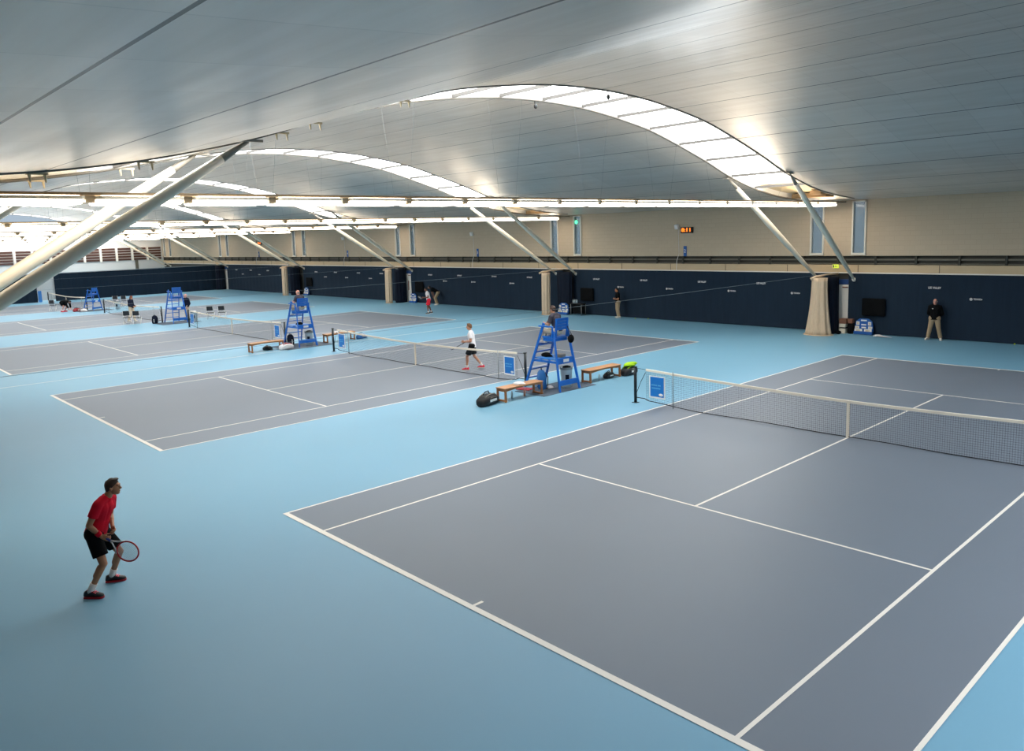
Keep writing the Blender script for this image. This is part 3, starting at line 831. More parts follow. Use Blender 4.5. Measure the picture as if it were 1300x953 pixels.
def bench(x, y, label, grp='wooden courtside benches'):
    t = thing('wooden_bench', (x, y, 0), label=label, cat='bench', group=grp)
    b = MB()
    for i in range(5): b.box((-.17+.085*i, 0, .43), (.078, 1.68, .03), bev=.006)
    b.build('seat', 'wood', t)
    a = MB()
    for sx in (-1, 1):
        n = 12; top = [(-.8+1.6*i/n, .415) for i in range(n+1)]; bot = [(-.8+1.6*i/n, .33+.055*math.sin(PI*i/n)) for i in range(n+1)]
        poly = top+bot[::-1]; a.prism(poly, 0, sx*.18-.015, sx*.18+.015)
    for sy in (-1, 1): a.box((0, sy*.77, .37), (.36, .03, .09))
    a.build('apron', 'wood_dark', t)
    for sx in (-1, 1):
        for sy in (-1, 1): MB().box((sx*.18, sy*.78, .21), (.06, .06, .42), bev=.005).build('leg', 'wood_dark', t)
    for sy in (-1, 1): MB().box((0, sy*.78, .05), (.44, .07, .05), bev=.005).build('foot_rail', 'wood_dark', t)
    return t

def folding_chair(x, y, rz, label):
    t = thing('folding_chair', (x, y, 0), rz, label=label, cat='chair', group='courtside chairs with dark backs')
    MB().box((0, 0, .44), (.46, .42, .035), bev=.012).build('seat', 'stadium_black', t)
    MB().box((0, -.22, .74), (.46, .03, .3), 0, Matrix.Rotation(.1, 3, 'X'), bev=.01).build('backrest', 'stadium_black', t)
    for s in (-1, 1):
        MB().tube([(s*.21, -.24, .88), (s*.21, -.2, .5), (s*.21, .22, 0)], .014, 8).build('leg', 'white', t)
        MB().tube([(s*.23, .2, .42), (s*.23, -.24, 0)], .014, 8).build('leg', 'white', t)
    MB().tube([(-.21, .12, .1), (.21, .12, .1)], .011, 8).build('stretcher', 'white', t)
    return t

def courtside():
    UC = [(-9.95, .1, 'blue high umpire chair carrying the charcoal-shirted umpire, with rucksack underneath'),
          (-9.95-P+.18, .1, 'blue high umpire chair carrying the pink-headed umpire, between two low benches'),
          (-9.95-2*P-.35, .62, 'empty blue umpire chair beside the bald official'),
          (-9.95-3*P-.25, .2, 'empty blue umpire chair before the end curtain beside the bending person')]
    for i, (x, y, l) in enumerate(UC):
        c_ = umpire_chair(x, y, 0 if i < 3 else .35, l)
        if i == 3: c_.scale = (.8, .85, .79)
    ml = ['first occupied umpire chair and its rucksack', 'second occupied umpire chair', 'empty chair beside the bald official', 'empty chair before the end curtain']
    for i in range(4):
        x, y, _ = UC[i]
        MB().box((0, 0, .008), (1.35 if i == 0 else 1.9, 2.5, .012)).build('floor_mat', 'mat_grey', loc=(x+.15, y, 0), label='dark grey rubber mat under the '+ml[i], cat='mat', group='mats under umpire chairs')
    bench(-9.62, -1.72, 'low wooden bench with white towel, beside the black racket bag')
    bench(-9.62, 2.2, 'low wooden bench with lime and black bag at its end, first umpire chair')
    bench(-27.0, -1.85, 'low wooden bench with white bags below, beside second umpire chair')
    bench(-27.0, 2.1, 'low wooden bench behind the dark far post of the second net')
    # towels, bags, bottles
    def blob(name, loc, r, m_, label, cat, ph=0, flat=.25):
        t = MB(); rings = []
        for j in range(8):
            q = j/7; z = r[2]*math.sin(q*PI/2); k = math.cos(q*PI/2*.96)
            rings.append([(r[0]*k*math.cos(2*PI*i/24)*(1+flat*math.sin(3*i*2*PI/24+ph+j)), r[1]*k*math.sin(2*PI*i/24)*(1+flat*math.cos(2*i*2*PI/24+ph)), z) for i in range(24)])
        t.loft(rings, 0, True, cap=True); return t.build(name, m_, loc=loc, label=label, cat=cat)
    blob('towel', (-9.62, -1.75, .446), (.16, .22, .08), 'white_cloth', 'crumpled white towel on the bench beside the black racket bag', 'towel', 0)
    blob('towel', (-27.05, 1.95, .446), (.15, .2, .08), 'white_cloth', 'small white towel on the bench behind the far net post', 'towel', 1)
    def racket_bag(name, loc, rz, label, m0, m1, sc=1.0, strap=True, upright=False):
        t = thing(name, loc, rz, label=label, cat='bag'); t.scale = (sc, sc, sc)
        rings = []
        for y, wx, h in ((-.42, .1, .16), (-.38, .17, .24), (-.2, .2, .3), (.05, .2, .31), (.25, .17, .27), (.38, .12, .2), (.42, .06, .12)):
            rings.append([(wx*math.copysign(abs(math.cos(2*PI*i/20))**.7, math.cos(2*PI*i/20)), y, h/2+h/2*math.copysign(abs(math.sin(2*PI*i/20))**.7, math.sin(2*PI*i/20))) for i in range(20)])
        MB().loft(rings, 0, True, cap=True).build('bag_body', m0, t)
        b = MB(); 
        for s in (-1, 1): b.tube([(s*.1, -.3, .27), (s*.12, -.1, .325), (s*.1, .15, .315), (s*.06, .33, .23)], .016, 8)
        b.build('trim_stripe', m1, t)
        MB().tube([(-.08, -.15, .3), (-.05, -.08, .38), (-.03, .05, .39), (-.05, .12, .3)], .014, 8).build('carry_handle', 'bag_black', t)
        MB().box((.196, -.02, .15), (.012, .34, .07), bev=.003).build('logo_strip', 'white' if m1 != 'white' else 'bag_grey', t)
        MB().tube([(.16, -.32, .18), (.19, -.1, .24), (.18, .2, .22)], .007, 6).build('zip', 'bag_grey', t)
        return t
    racket_bag('racket_bag', (-9.68, -3.0, 0), .25, 'black padded racket bag on floor at the end of the towel bench', 'bag_black', 'bag_grey', 1.05)
    racket_bag('racket_bag', (-9.45, 3.55, 0), .15, 'lime and black sports bag at the end of bench by first net post', 'bag_black', 'lime', 1.0)
    blob('jacket', (-9.45, 3.6, .345), (.17, .36, .1), 'lime', 'lime jacket lying on the black sports bag behind first net post', 'jacket', 2)
    racket_bag('racket_bag', (-9.62, 2.62, 0), .1, 'black holdall pushed under bench end by the first net post', 'bag_black', 'bag_grey', .62)
    racket_bag('racket_bag', (-26.62, -1.0, 0), .2, 'white and red holdall under bench beside second umpire chair', 'white_cloth', 'bag_red', .9)
    racket_bag('racket_bag', (-27.2, -1.7, 0), 2.0, 'black shoe bag under the bench next to white holdall', 'bag_black', 'bag_grey', .6)
    t = thing('rucksack', (-27.25, -.6, .43), 1.2, label='small dark rucksack standing on bench beside second umpire chair', cat='bag')
    t.location.z = 0; t.location.y = -.2; t.location.x = -27.75
    def rucksack(t, m0):
        rings = [[(w*math.copysign(abs(math.cos(2*PI*i/20))**.5, math.cos(2*PI*i/20)), d*math.copysign(abs(math.sin(2*PI*i/20))**.5, math.sin(2*PI*i/20)), z) for i in range(20)]
                 for w, d, z in ((.15, .1, 0.0), (.17, .13, .06), (.17, .13, .3), (.15, .11, .46), (.09, .07, .54), (.02, .02, .56))]
        MB().loft(rings, 0, True, cap=True).build('bag_body', m0, t)
        MB().box((0, -.14, .18), (.22, .06, .24), bev=.02).build('front_pocket', m0, t)
        MB().box((.06, -.17, .2), (.03, .02, .22)).build('white_panel', 'white', t)
        for s in (-1, 1): MB().tube([(s*.08, .1, .48), (s*.1, .18, .35), (s*.1, .17, .15), (s*.09, .11, .04)], .016, 8).build('strap', 'bag_black', t)
        MB().tube([(-.04, 0, .54), (-.03, 0, .6), (.03, 0, .6), (.04, 0, .54)], .01, 8).build('top_loop', 'bag_black', t)
    rucksack(t, 'navy_cloth'); t['label'] = 'small dark rucksack on floor beside the second umpire chair ladder'
    t = thing('rucksack', (-10.05, -.32, .014), -.5, label='blue rucksack with white stripe under the first umpire chair', cat='bag'); rucksack(t, 'bag_blue'); t.scale = (1.05, 1.05, 1.15)
    t = thing('rucksack', (-46.0, -.55, 0), .6, label='dark blue rucksack on floor beside the third umpire chair', cat='bag'); rucksack(t, 'navy_cloth')
    t = thing('hanging_bag', (-9.28, .1, 1.62), label='black round bag hanging behind the first umpire chair seat', cat='bag')
    t.location = (-9.36, .4, 0)
    MB().ell((0, 0, 1.66), (.09, .13, .14)).build('pouch', 'black_cloth', t); MB().tube([(.0, -.05, 1.77), (-.1, -.06, 2.1), (-.0, .05, 1.77)], .01, 6).build('strap', 'black', t)
    # bins under the chairs
    for x, y, l in ((-9.62, .42, 'pale bin with dark logo under the first umpire chair'), (-27.0, .42, 'pale bin with dark logo under the second umpire chair'),
                    (-44.6, 1.55, 'pale bin beside the bald official at third umpire chair'), (-61.6, 1.75, 'pale bin beside the fourth umpire chair before the end curtain')):
        t = thing('litter_bin', (x, y, .015), label=l, cat='bin', group='pale courtside bins')
        b = MB(); n = 20
        b.loft([[(r*math.cos(2*PI*i/n), r*math.sin(2*PI*i/n), z) for i in range(n)] for r, z in ((.15, 0), (.165, .02), (.2, .62), (.205, .66), (.19, .66), (.16, .06))], 0, True, cap=True); b.build('bin_body', 'clear_plastic', t)
        b = MB(); b.loft([[(r*math.cos(2*PI*i/n), r*math.sin(2*PI*i/n), z) for i in range(n)] for r, z in ((.212, .6), (.217, .66), (.212, .68))], 0, True); b.build('rim', 'grey_metal', t)
        a = Matrix.Rotation(.9, 3, 'Z'); MB().box(a@V((0, -.19, .34)), (.12, .015, .2), 0, a).build('logo', 'navy_cloth', t)
        MB().ell((.02, 0, .66), (.14, .15, .07)).build('liner', 'white_cloth' if x < -30 else 'black_cloth', t)
    MB().box((0, 0, .06), (.3, .24, .1), bev=.01).build('first_aid_box', 'bag_grey', loc=(-9.68, .2, 1.049), label='small dark case on the first umpire chair platform', cat='box')
    blob('folded_jacket', (-10.15, .05, 1.049), (.2, .16, .13), 'black_cloth', 'black folded jacket on the platform of first umpire chair', 'jacket', .5)
    bpy.data.objects['first_aid_box'].name = 'small_case'; 
    blob('folded_jacket', (-27.3, .1, 1.049), (.2, .2, .12), 'black_cloth', 'black folded jacket on the platform of second umpire chair', 'jacket', 1.5)
    MB().box((0, 0, .012), (.5, .36, .02)).build('red_towel', 'bag_red', loc=(-10.45, -.72, .015), rotz=.3, label='red and white towel on mat beside the blue rucksack', cat='towel')
    blob('towel', (-9.92, -.05, .015), (.12, .16, .08), 'white_cloth', 'crumpled white cloth on mat behind the blue rucksack', 'cloth', .7)
    for i, (x, y, m_, l) in enumerate(((-9.75, -1.95, 'clear_plastic', 'clear drink bottle under towel bench, nearer the black bag'), (-9.7, -1.45, 'skin_pink', 'pink drink bottle under towel bench, nearer the umpire chair'), (-9.5, 1.95, 'clear_plastic', 'clear drink bottle under bench by first net post'))):
        o = MB(); o.loft([[(r*math.cos(2*PI*q/12), r*math.sin(2*PI*q/12), z) for q in range(12)] for r, z in ((.035, 0), (.038, .14), (.03, .19), (.014, .22), (.016, .25))], 0, True, cap=True)
        o.build('drink_bottle', m_, loc=(x, y, 0), label=l, cat='bottle', group='drink bottles under benches')
    # bags on far bench of second court
    racket_bag('racket_bag', (-26.95, 3.4, 0), .3, 'blue and white racket bag at bench end beyond the far post of second net', 'bag_blue', 'white', .8)
    # dark-backed chairs between far courts
    ch = [(-47.6, -1.75, 'dark-backed chair in front of the strolling official, camera side pair, outer seat'), (-46.95, -1.35, 'dark-backed chair in front of the strolling official, inner seat'),
          (-45.5, 3.0, 'dark-backed chair behind the third net beyond bald official, outer seat'), (-45.0, 3.6, 'dark-backed chair behind the third net, end seat'),
          (-66.3, -1.95, 'lone dark-backed chair before end curtain beside the bending person'), (-66.1, 2.95, 'dark-backed chair behind the fourth net, seat by the official'), (-65.3, 3.4, 'dark-backed chair behind the fourth net, farther seat')]
    for x, y, l in ch: folding_chair(x, y, 1.0, l)
    racket_bag('racket_bag', (-62.9, -1.0, 0), .8, 'dark red holdall on floor beside the bending person', 'bag_red', 'bag_black', .9)
    blob('towel', (-62.6, -.55, 0), (.35, .3, .22), 'white_cloth', 'white towel heap on floor beside the dark red holdall', 'towel', .2)
courtside()
#PEOPLE_BEGIN
# ------------------------------------------------------------------ people
def remeshed(mb, name, mats, vox, smooth=6):
    me = mb.mesh(name+'_src', mats); o = bpy.data.objects.new('tmp', me); COL.objects.link(o)
    m = o.modifiers.new('r', 'REMESH'); m.mode = 'VOXEL'; m.voxel_size = vox; m.use_smooth_shade = True
    s = o.modifiers.new('s', 'SMOOTH'); s.factor = .5; s.iterations = smooth
    bpy.context.view_layer.update()
    r = bpy.data.meshes.new_from_object(o.evaluated_get(bpy.context.evaluated_depsgraph_get()))
    r.name = name; r.materials.clear()
    for mm in (mats if isinstance(mats, list) else [mats]): r.materials.append(M[mm])
    for p in r.polygons: p.use_smooth = True; p.material_index = 0
    bpy.data.objects.remove(o); bpy.data.meshes.remove(me)
    return r
def lerp(a, b, t): return V(a)+(V(b)-V(a))*t
def person(loc, face, label, J, look, vox=.009, group=None, headrot=(0, 0), grip=0.0, ground=True):
    # J: joints in the person's own frame (x right, y forward, z up)
    rz = math.atan2(-face[0], face[1])
    t = thing('person', (loc[0], loc[1], loc[2] if len(loc) > 2 else 0), rz, label=label, cat='person', group=group)
    j = {k: V(v) for k, v in J.items()}
    sk = look.get('skin', 'skin')
    b = MB()
    up = (j['neck']-j['hip']).normalized()
    side = (j['shR']-j['shL']).normalized()
    wst = lerp(j['hip'], j['neck'], .38); chs = lerp(j['hip'], j['neck'], .72)
    # trunk as a run of wide rounded sections
    b.capsule(j['hipL'], j['hipR'], .105, .105); 
    for s in (-1, 1):
        b.capsule(j['hip']+side*s*.055, wst+side*s*.05, .11, .095); b.capsule(wst+side*s*.05, chs+side*s*.075, .095, .108)
        b.capsule(chs+side*s*.075, lerp(j['neck'], j['shR' if s > 0 else 'shL'], .55)-up*.04, .108, .07)
    b.capsule(lerp(j['neck'], j['shL'], .3), j['shL'], .06, .062); b.capsule(lerp(j['neck'], j['shR'], .3), j['shR'], .06, .062)
    b.capsule(j['neck']-up*.06, lerp(j['neck'], j['head'], .65), .062, .054)
    # head
    Rh = Matrix.Rotation(headrot[0], 3, 'Z') @ Matrix.Rotation(-headrot[1], 3, 'X')
    hc = j['head']
    H = lambda x, y, z: hc+Rh@V((x, y, z))
    b.ell(H(0, -.012, .028), (.076, .096, .098), 0, 18, 12, Rh)
    b.ell(H(0, .022, -.045), (.056, .068, .075), 0, 16, 10, Rh)
    b.capsule(H(0, .088, .012), H(0, .104, -.022), .011, .017, 8)
    b.capsule(H(-.016, .058, -.093), H(.016, .058, -.093), .022, .022, 8)
    b.capsule(H(-.03, .08, .03), H(.03, .08, .03), .016, .016, 8)
    for s in (-1, 1): b.ell(H(s*.077, -.008, -.008), (.012, .02, .032), 0, 10, 8, Rh)
    hands = {}
    for s, c in ((-1, 'L'), (1, 'R')):
        sh, el, wr = j['sh'+c], j['el'+c], j['wr'+c]
        b.capsule(sh, el, .056, .043); b.capsule(lerp(sh, el, .2), lerp(sh, el, .65), .055, .05)
        b.capsule(el, wr, .042, .028); b.capsule(lerp(el, wr, .1), lerp(el, wr, .45), .043, .041)
        fd = (wr-el).normalized(); hd = j.get('hd'+c)
        d = (V(hd)).normalized() if hd is not None else fd
        pn = V(J.get('pn'+c, (-s*1.0, .0, 0.0))).normalized(); w = d.cross(pn); w = w.normalized() if w.length > .1 else d.orthogonal().normalized(); pn = w.cross(d).normalized()
        if pn.dot(V(J.get('pn'+c, (-s*1.0, 0, 0)))) < 0: pn = -pn
        palm = wr+d*.045
        for q in (-.024, -.008, .008, .024): b.capsule(wr+d*.01+w*q*.7, wr+d*.088+w*q*1.1, .018, .0155, 8)
        curl = look.get('curl'+c, .45)
        for q, L in ((-.034, .074), (-.0115, .086), (.0115, .08), (.034, .062)):
            p0 = wr+d*.09+w*q; a1 = curl*.9; a2 = curl*2.0; a3 = curl*3.0
            p1 = p0+(d*math.cos(a1)+pn*math.sin(a1))*L*.45; p2 = p1+(d*math.cos(a2)+pn*math.sin(a2))*L*.32; p3 = p2+(d*math.cos(a3)+pn*math.sin(a3))*L*.26
            b.capsule(p0-d*.01, p1, .0105, .0098, 8); b.capsule(p1, p2, .0098, .009, 8); b.capsule(p2, p3, .009, .008, 8)
        fw = w if w.dot(V((0, 1, 0))+V((0, 0, .3))) > 0 else -w
        p0 = wr+d*.03+fw*.028; p1 = p0+(d*.6+fw*.7+pn*.25).normalized()*.042; p2 = p1+(d*.9+fw*.15+pn*.5).normalized()*.034
        b.capsule(p0, p1, .014, .0115, 8); b.capsule(p1, p2, .0112, .009, 8)
        hands[c] = (palm, d, pn, w)
        hp, kn, an = j['hip'+c], j['kn'+c], j['an'+c]
        b.capsule(hp, kn, .086, .056); b.capsule(lerp(hp, kn, .1), lerp(hp, kn, .5), .09, .075)
        b.capsule(kn, an, .053, .036); back = V((0, -.018, 0)); b.capsule(lerp(kn, an, .12)+back, lerp(kn, an, .42)+back, .05, .048)
        ft = V(j.get('toe'+c, an+V((0, .16, -.05))))-an; ft.z = 0; ft = ft.normalized()
        b.capsule(an+V((0, 0, -.03)), an+ft*.15+V((0, 0, -.055)), .034, .028)
    link('body', remeshed(b, 'body', [sk], vox), t)
    # face details
    e = MB()
    for s in (-1, 1): e.ell(H(s*.031, .085, .008), (.0095, .006, .005), 0, 10, 8, Rh)
    e.build('eyes', 'eye', t)
    e = MB()
    for s in (-1, 1): e.capsule(H(s*.016, .094, .031), H(s*.046, .083, .034), .0035, .003, 6)
    e.build('eyebrows', look.get('hair', 'hair_brown'), t)
    MB().capsule(H(-.02, .088, -.062), H(.02, .088, -.062), .006, .006, 6).build('mouth', 'lip', t)
    # hair
    if look.get('hair'):
        hb = MB(); nu, nv = 22, 14; vs = []; fs = []
        full = look.get('hairstyle', 'short'); keep = lambda v: True
        def hz(a):  # lower limit of the hair by direction (a=0 front)
            k = (1-math.cos(a))/2
            return {'short': .075-.125*min(1, k*1.35), 'long': .075-.25*min(1, k*1.4), 'bald': .0-.06*k}[full]
        rings = []
        for q in range(9):
            ring = []
            for i in range(nu):
                a = 2*PI*i/nu; lowz = hz(a); zt_ = .138 if full != 'bald' else .02
                z = zt_+(lowz-zt_)*(q/8)**.75 if q else zt_
                zz = (z-.028)/.112; rr = math.sqrt(max(0.0, 1-min(1, max(-1, zz))**2)) if zz > 0 else max(.8, math.sqrt(max(0, 1-zz*zz*.35)))
                ring.append(H(.084*rr*math.sin(a), -.014+.104*rr*math.cos(a), z))
            rings.append(ring)
        hb.loft(rings, 0, True, cap=(full != 'bald'))
        if full == 'short': hb.ell(H(0, .035, .112), (.06, .055, .022), 0, 14, 8, Rh)
        if full == 'long': hb.ell(H(0, -.07, -.03), (.075, .05, .11), 0, 14, 8, Rh)
        hb.build('hair', look['hair'], t)
    # shirt / jacket
    c = MB(); g = look.get('ease', .016)
    for s in (-1, 1):
        c.cone(j['hip']+side*s*.052+up*look.get('hem', -.02), wst+side*s*.052, .125+g, .104+g, 20); c.capsule(wst+side*s*.055, chs+side*s*.075, .1+g, .108+g)
        c.capsule(chs+side*s*.075, lerp(j['neck'], j['shR' if s > 0 else 'shL'], .55)-up*.035, .108+g, .07+g)
    c.cone(j['hip']+up*look.get('hem', -.02), wst, .135+g, .116+g, 20); c.capsule(wst, chs, .114+g, .124+g); c.capsule(chs, j['neck']-up*.06, .122+g, .078+g); c.capsule(j['neck']-up*.08, j['neck']-up*.035, .085+g, .072+g)
    fr = look.get('sleeve', .55)
    for q in 'LR':
        c.capsule(lerp(j['neck'], j['sh'+q], .35), j['sh'+q], .06+g, .064+g)
        if fr <= 1: c.cone(j['sh'+q], lerp(j['sh'+q], j['el'+q], fr), .064+g, .056+g+.006, 16); 
        else:
            c.capsule(j['sh'+q], j['el'+q], .06+g, .048+g); c.cone(j['el'+q], lerp(j['el'+q], j['wr'+q], .95), .048+g, .034+g, 16)
    link('shirt' if fr <= 1 else 'jacket', remeshed(c, 'shirt', [look['top']], max(vox, .008), 5), t)
    cl = MB(); a0 = j['neck']-up*.035; d0 = (j['head']-j['neck']).normalized(); cl.tube([a0, a0+d0*.045], [.078, .068], 16, cap=False); cl.build('collar', look['top'], t)
    if look.get('badge'): MB().ell(chs+V((.06, .128+g, .02)), (.03, .008, .015)).build('badge', 'white', t)
    # shorts / trousers
    c = MB(); c.capsule(j['hipL']+up*.01, j['hipR']+up*.01, .116+g, .116+g)
    for s in (-1, 1): c.capsule(j['hip']+side*s*.055, lerp(j['hip'], wst, .5)+side*s*.055, .115+g, .105+g)
    for q in 'LR':
        hp, kn, an = j['hip'+q], j['kn'+q], j['an'+q]; lf = look.get('leg', .8)
        if lf <= 1: c.capsule(hp, lerp(hp, kn, .3), .098+g, .094+g); c.cone(lerp(hp, kn, .0), lerp(hp, kn, lf), .1+g, .098+g, 18)
        else: c.capsule(hp, kn, .096+g, .062+g); c.cone(kn, lerp(kn, an, .97), .062+g, .05+g, 18); c.capsule(kn, lerp(kn, an, .5), .06+g, .052+g)
    link('shorts' if look.get('leg', .8) <= 1 else 'trousers', remeshed(c, 'shorts', [look['bottom']], max(vox, .008), 4), t)
    for q in 'LR':
        an = j['an'+q]; kn = j['kn'+q]
        if look.get('leg', .8) <= 1 and look.get('sock', True):
            MB().tube([lerp(an, kn, -.02), lerp(an, kn, .1), lerp(an, kn, look.get('sockh', .3))], [.044, .046, .052], 14).build('sock', 'sock', t)
        ft = V(j.get('toe'+q, an+V((0, .16, -.05))))-an; ft.z = 0; ft = ft.normalized() if ft.length > .01 else V((0, 1, 0))
        sd = V((ft.y, -ft.x, 0)); base = V((an.x, an.y, an.z-.085))
        def ring(y, w, z0, h, n=14): return [base+ft*y+sd*(w*math.cos(2*PI*i/n))+V((0, 0, z0+h/2+h/2*math.sin(2*PI*i/n))) for i in range(n)]
        s = MB(); s.loft([ring(y, w, .02, h) for y, w, h in ((-.085, .025, .05), (-.075, .042, .085), (-.03, .047, .105), (.03, .046, .1), (.09, .05, .07), (.15, .05, .052), (.185, .038, .042), (.2, .015, .025))], 0, True, cap=True)
        sh = s.build('shoe', look['shoe'], t)
        so = MB(); out = [(-.09, .022), (-.08, .042), (0, .046), (.1, .053), (.16, .052), (.195, .035), (.205, .012)]
        poly = [base+ft*y+sd*w for y, w in out]+[base+ft*y-sd*w for y, w in reversed(out)]
        n = len(poly); so.add([p for p in poly]+[p+V((0, 0, .026)) for p in poly], [(k, (k+1) % n, n+(k+1) % n, n+k) for k in range(n)]+[tuple(range(n-1, -1, -1)), tuple(range(n, 2*n))])
        so.build('sole', look.get('sole', look['shoe']), sh)
        if look.get('lace'):
            l = MB()
            for i in range(4): l.capsule(base+ft*(.02+.025*i)+sd*.028+V((0, 0, .118-.013*i)), base+ft*(.03+.025*i)-sd*.028+V((0, 0, .118-.013*i)), .008, .008, 6)
            l.ell(base+ft*.0+V((0, 0, .125)), (.035, .03, .02)); l.build('laces', look['lace'], sh)
    for q in look.get('wristband', ''):
        MB().tube([lerp(j['wr'+q], j['el'+q], .08), lerp(j['wr'+q], j['el'+q], .36)], [.041, .044], 14).build('wristband', look['top'], t)
    Rz = Matrix.Rotation(rz, 3, 'Z'); o = V(t.location)
    return t, {q: (o+Rz@h[0], Rz@h[1], Rz@h[2], Rz@h[3]) for q, h in hands.items()}, lambda v: o+Rz@V(v)

def racket(a, d, nrm, label, frame, lscale=1.0):
    # a: butt of the grip, d: along the handle, nrm: string plane normal
    d = V(d).normalized(); n = V(nrm); n = (n-d*n.dot(d)).normalized(); x = d.cross(n)
    t = thing('tennis_racket', a, label=label, cat='racket'); t.matrix_world = Matrix.Translation(V(a)) @ Matrix((x, d, n)).transposed().to_4x4()
    MB().tube([(0, 0, 0), (0, .006, 0), (0, .2, 0)], [.019, .017, .016], 10).build('grip', 'grip' if frame == 'racket_red' else 'racket_black', t)
    s = MB(); 
    for sx in (-1, 1): s.tube([(0, .19, 0), (sx*.02, .25, 0), (sx*.06, .33, 0), (sx*.1, .385, 0)], [.012, .01, .0095, .0095], 8)
    s.build('throat', 'shaft_white' if frame == 'racket_red' else frame, t)
    s = MB(); N = 40; ring = [(.128*math.sin(2*PI*i/N), .51+.17*math.cos(2*PI*i/N), 0) for i in range(N+1)]; s.tube(ring, .0115, 8, cap=False); s.build('hoop', frame, t)
    g = MB(); w = .0016
    for i in range(-7, 8):
        x_ = i*.0165; h = .165*math.sqrt(max(0, 1-(x_/.128)**2)); g.quad((x_-w, .51-h, 0), (x_+w, .51-h, 0), (x_+w, .51+h, 0), (x_-w, .51+h, 0))
    for i in range(-9, 10):
        y_ = i*.0175; h = .124*math.sqrt(max(0, 1-(y_/.17)**2)); g.quad((-h, .51+y_-w, .001), (h, .51+y_-w, .001), (h, .51+y_+w, .001), (-h, .51+y_+w, .001))
    g.build('strings', 'string', t)
    return t

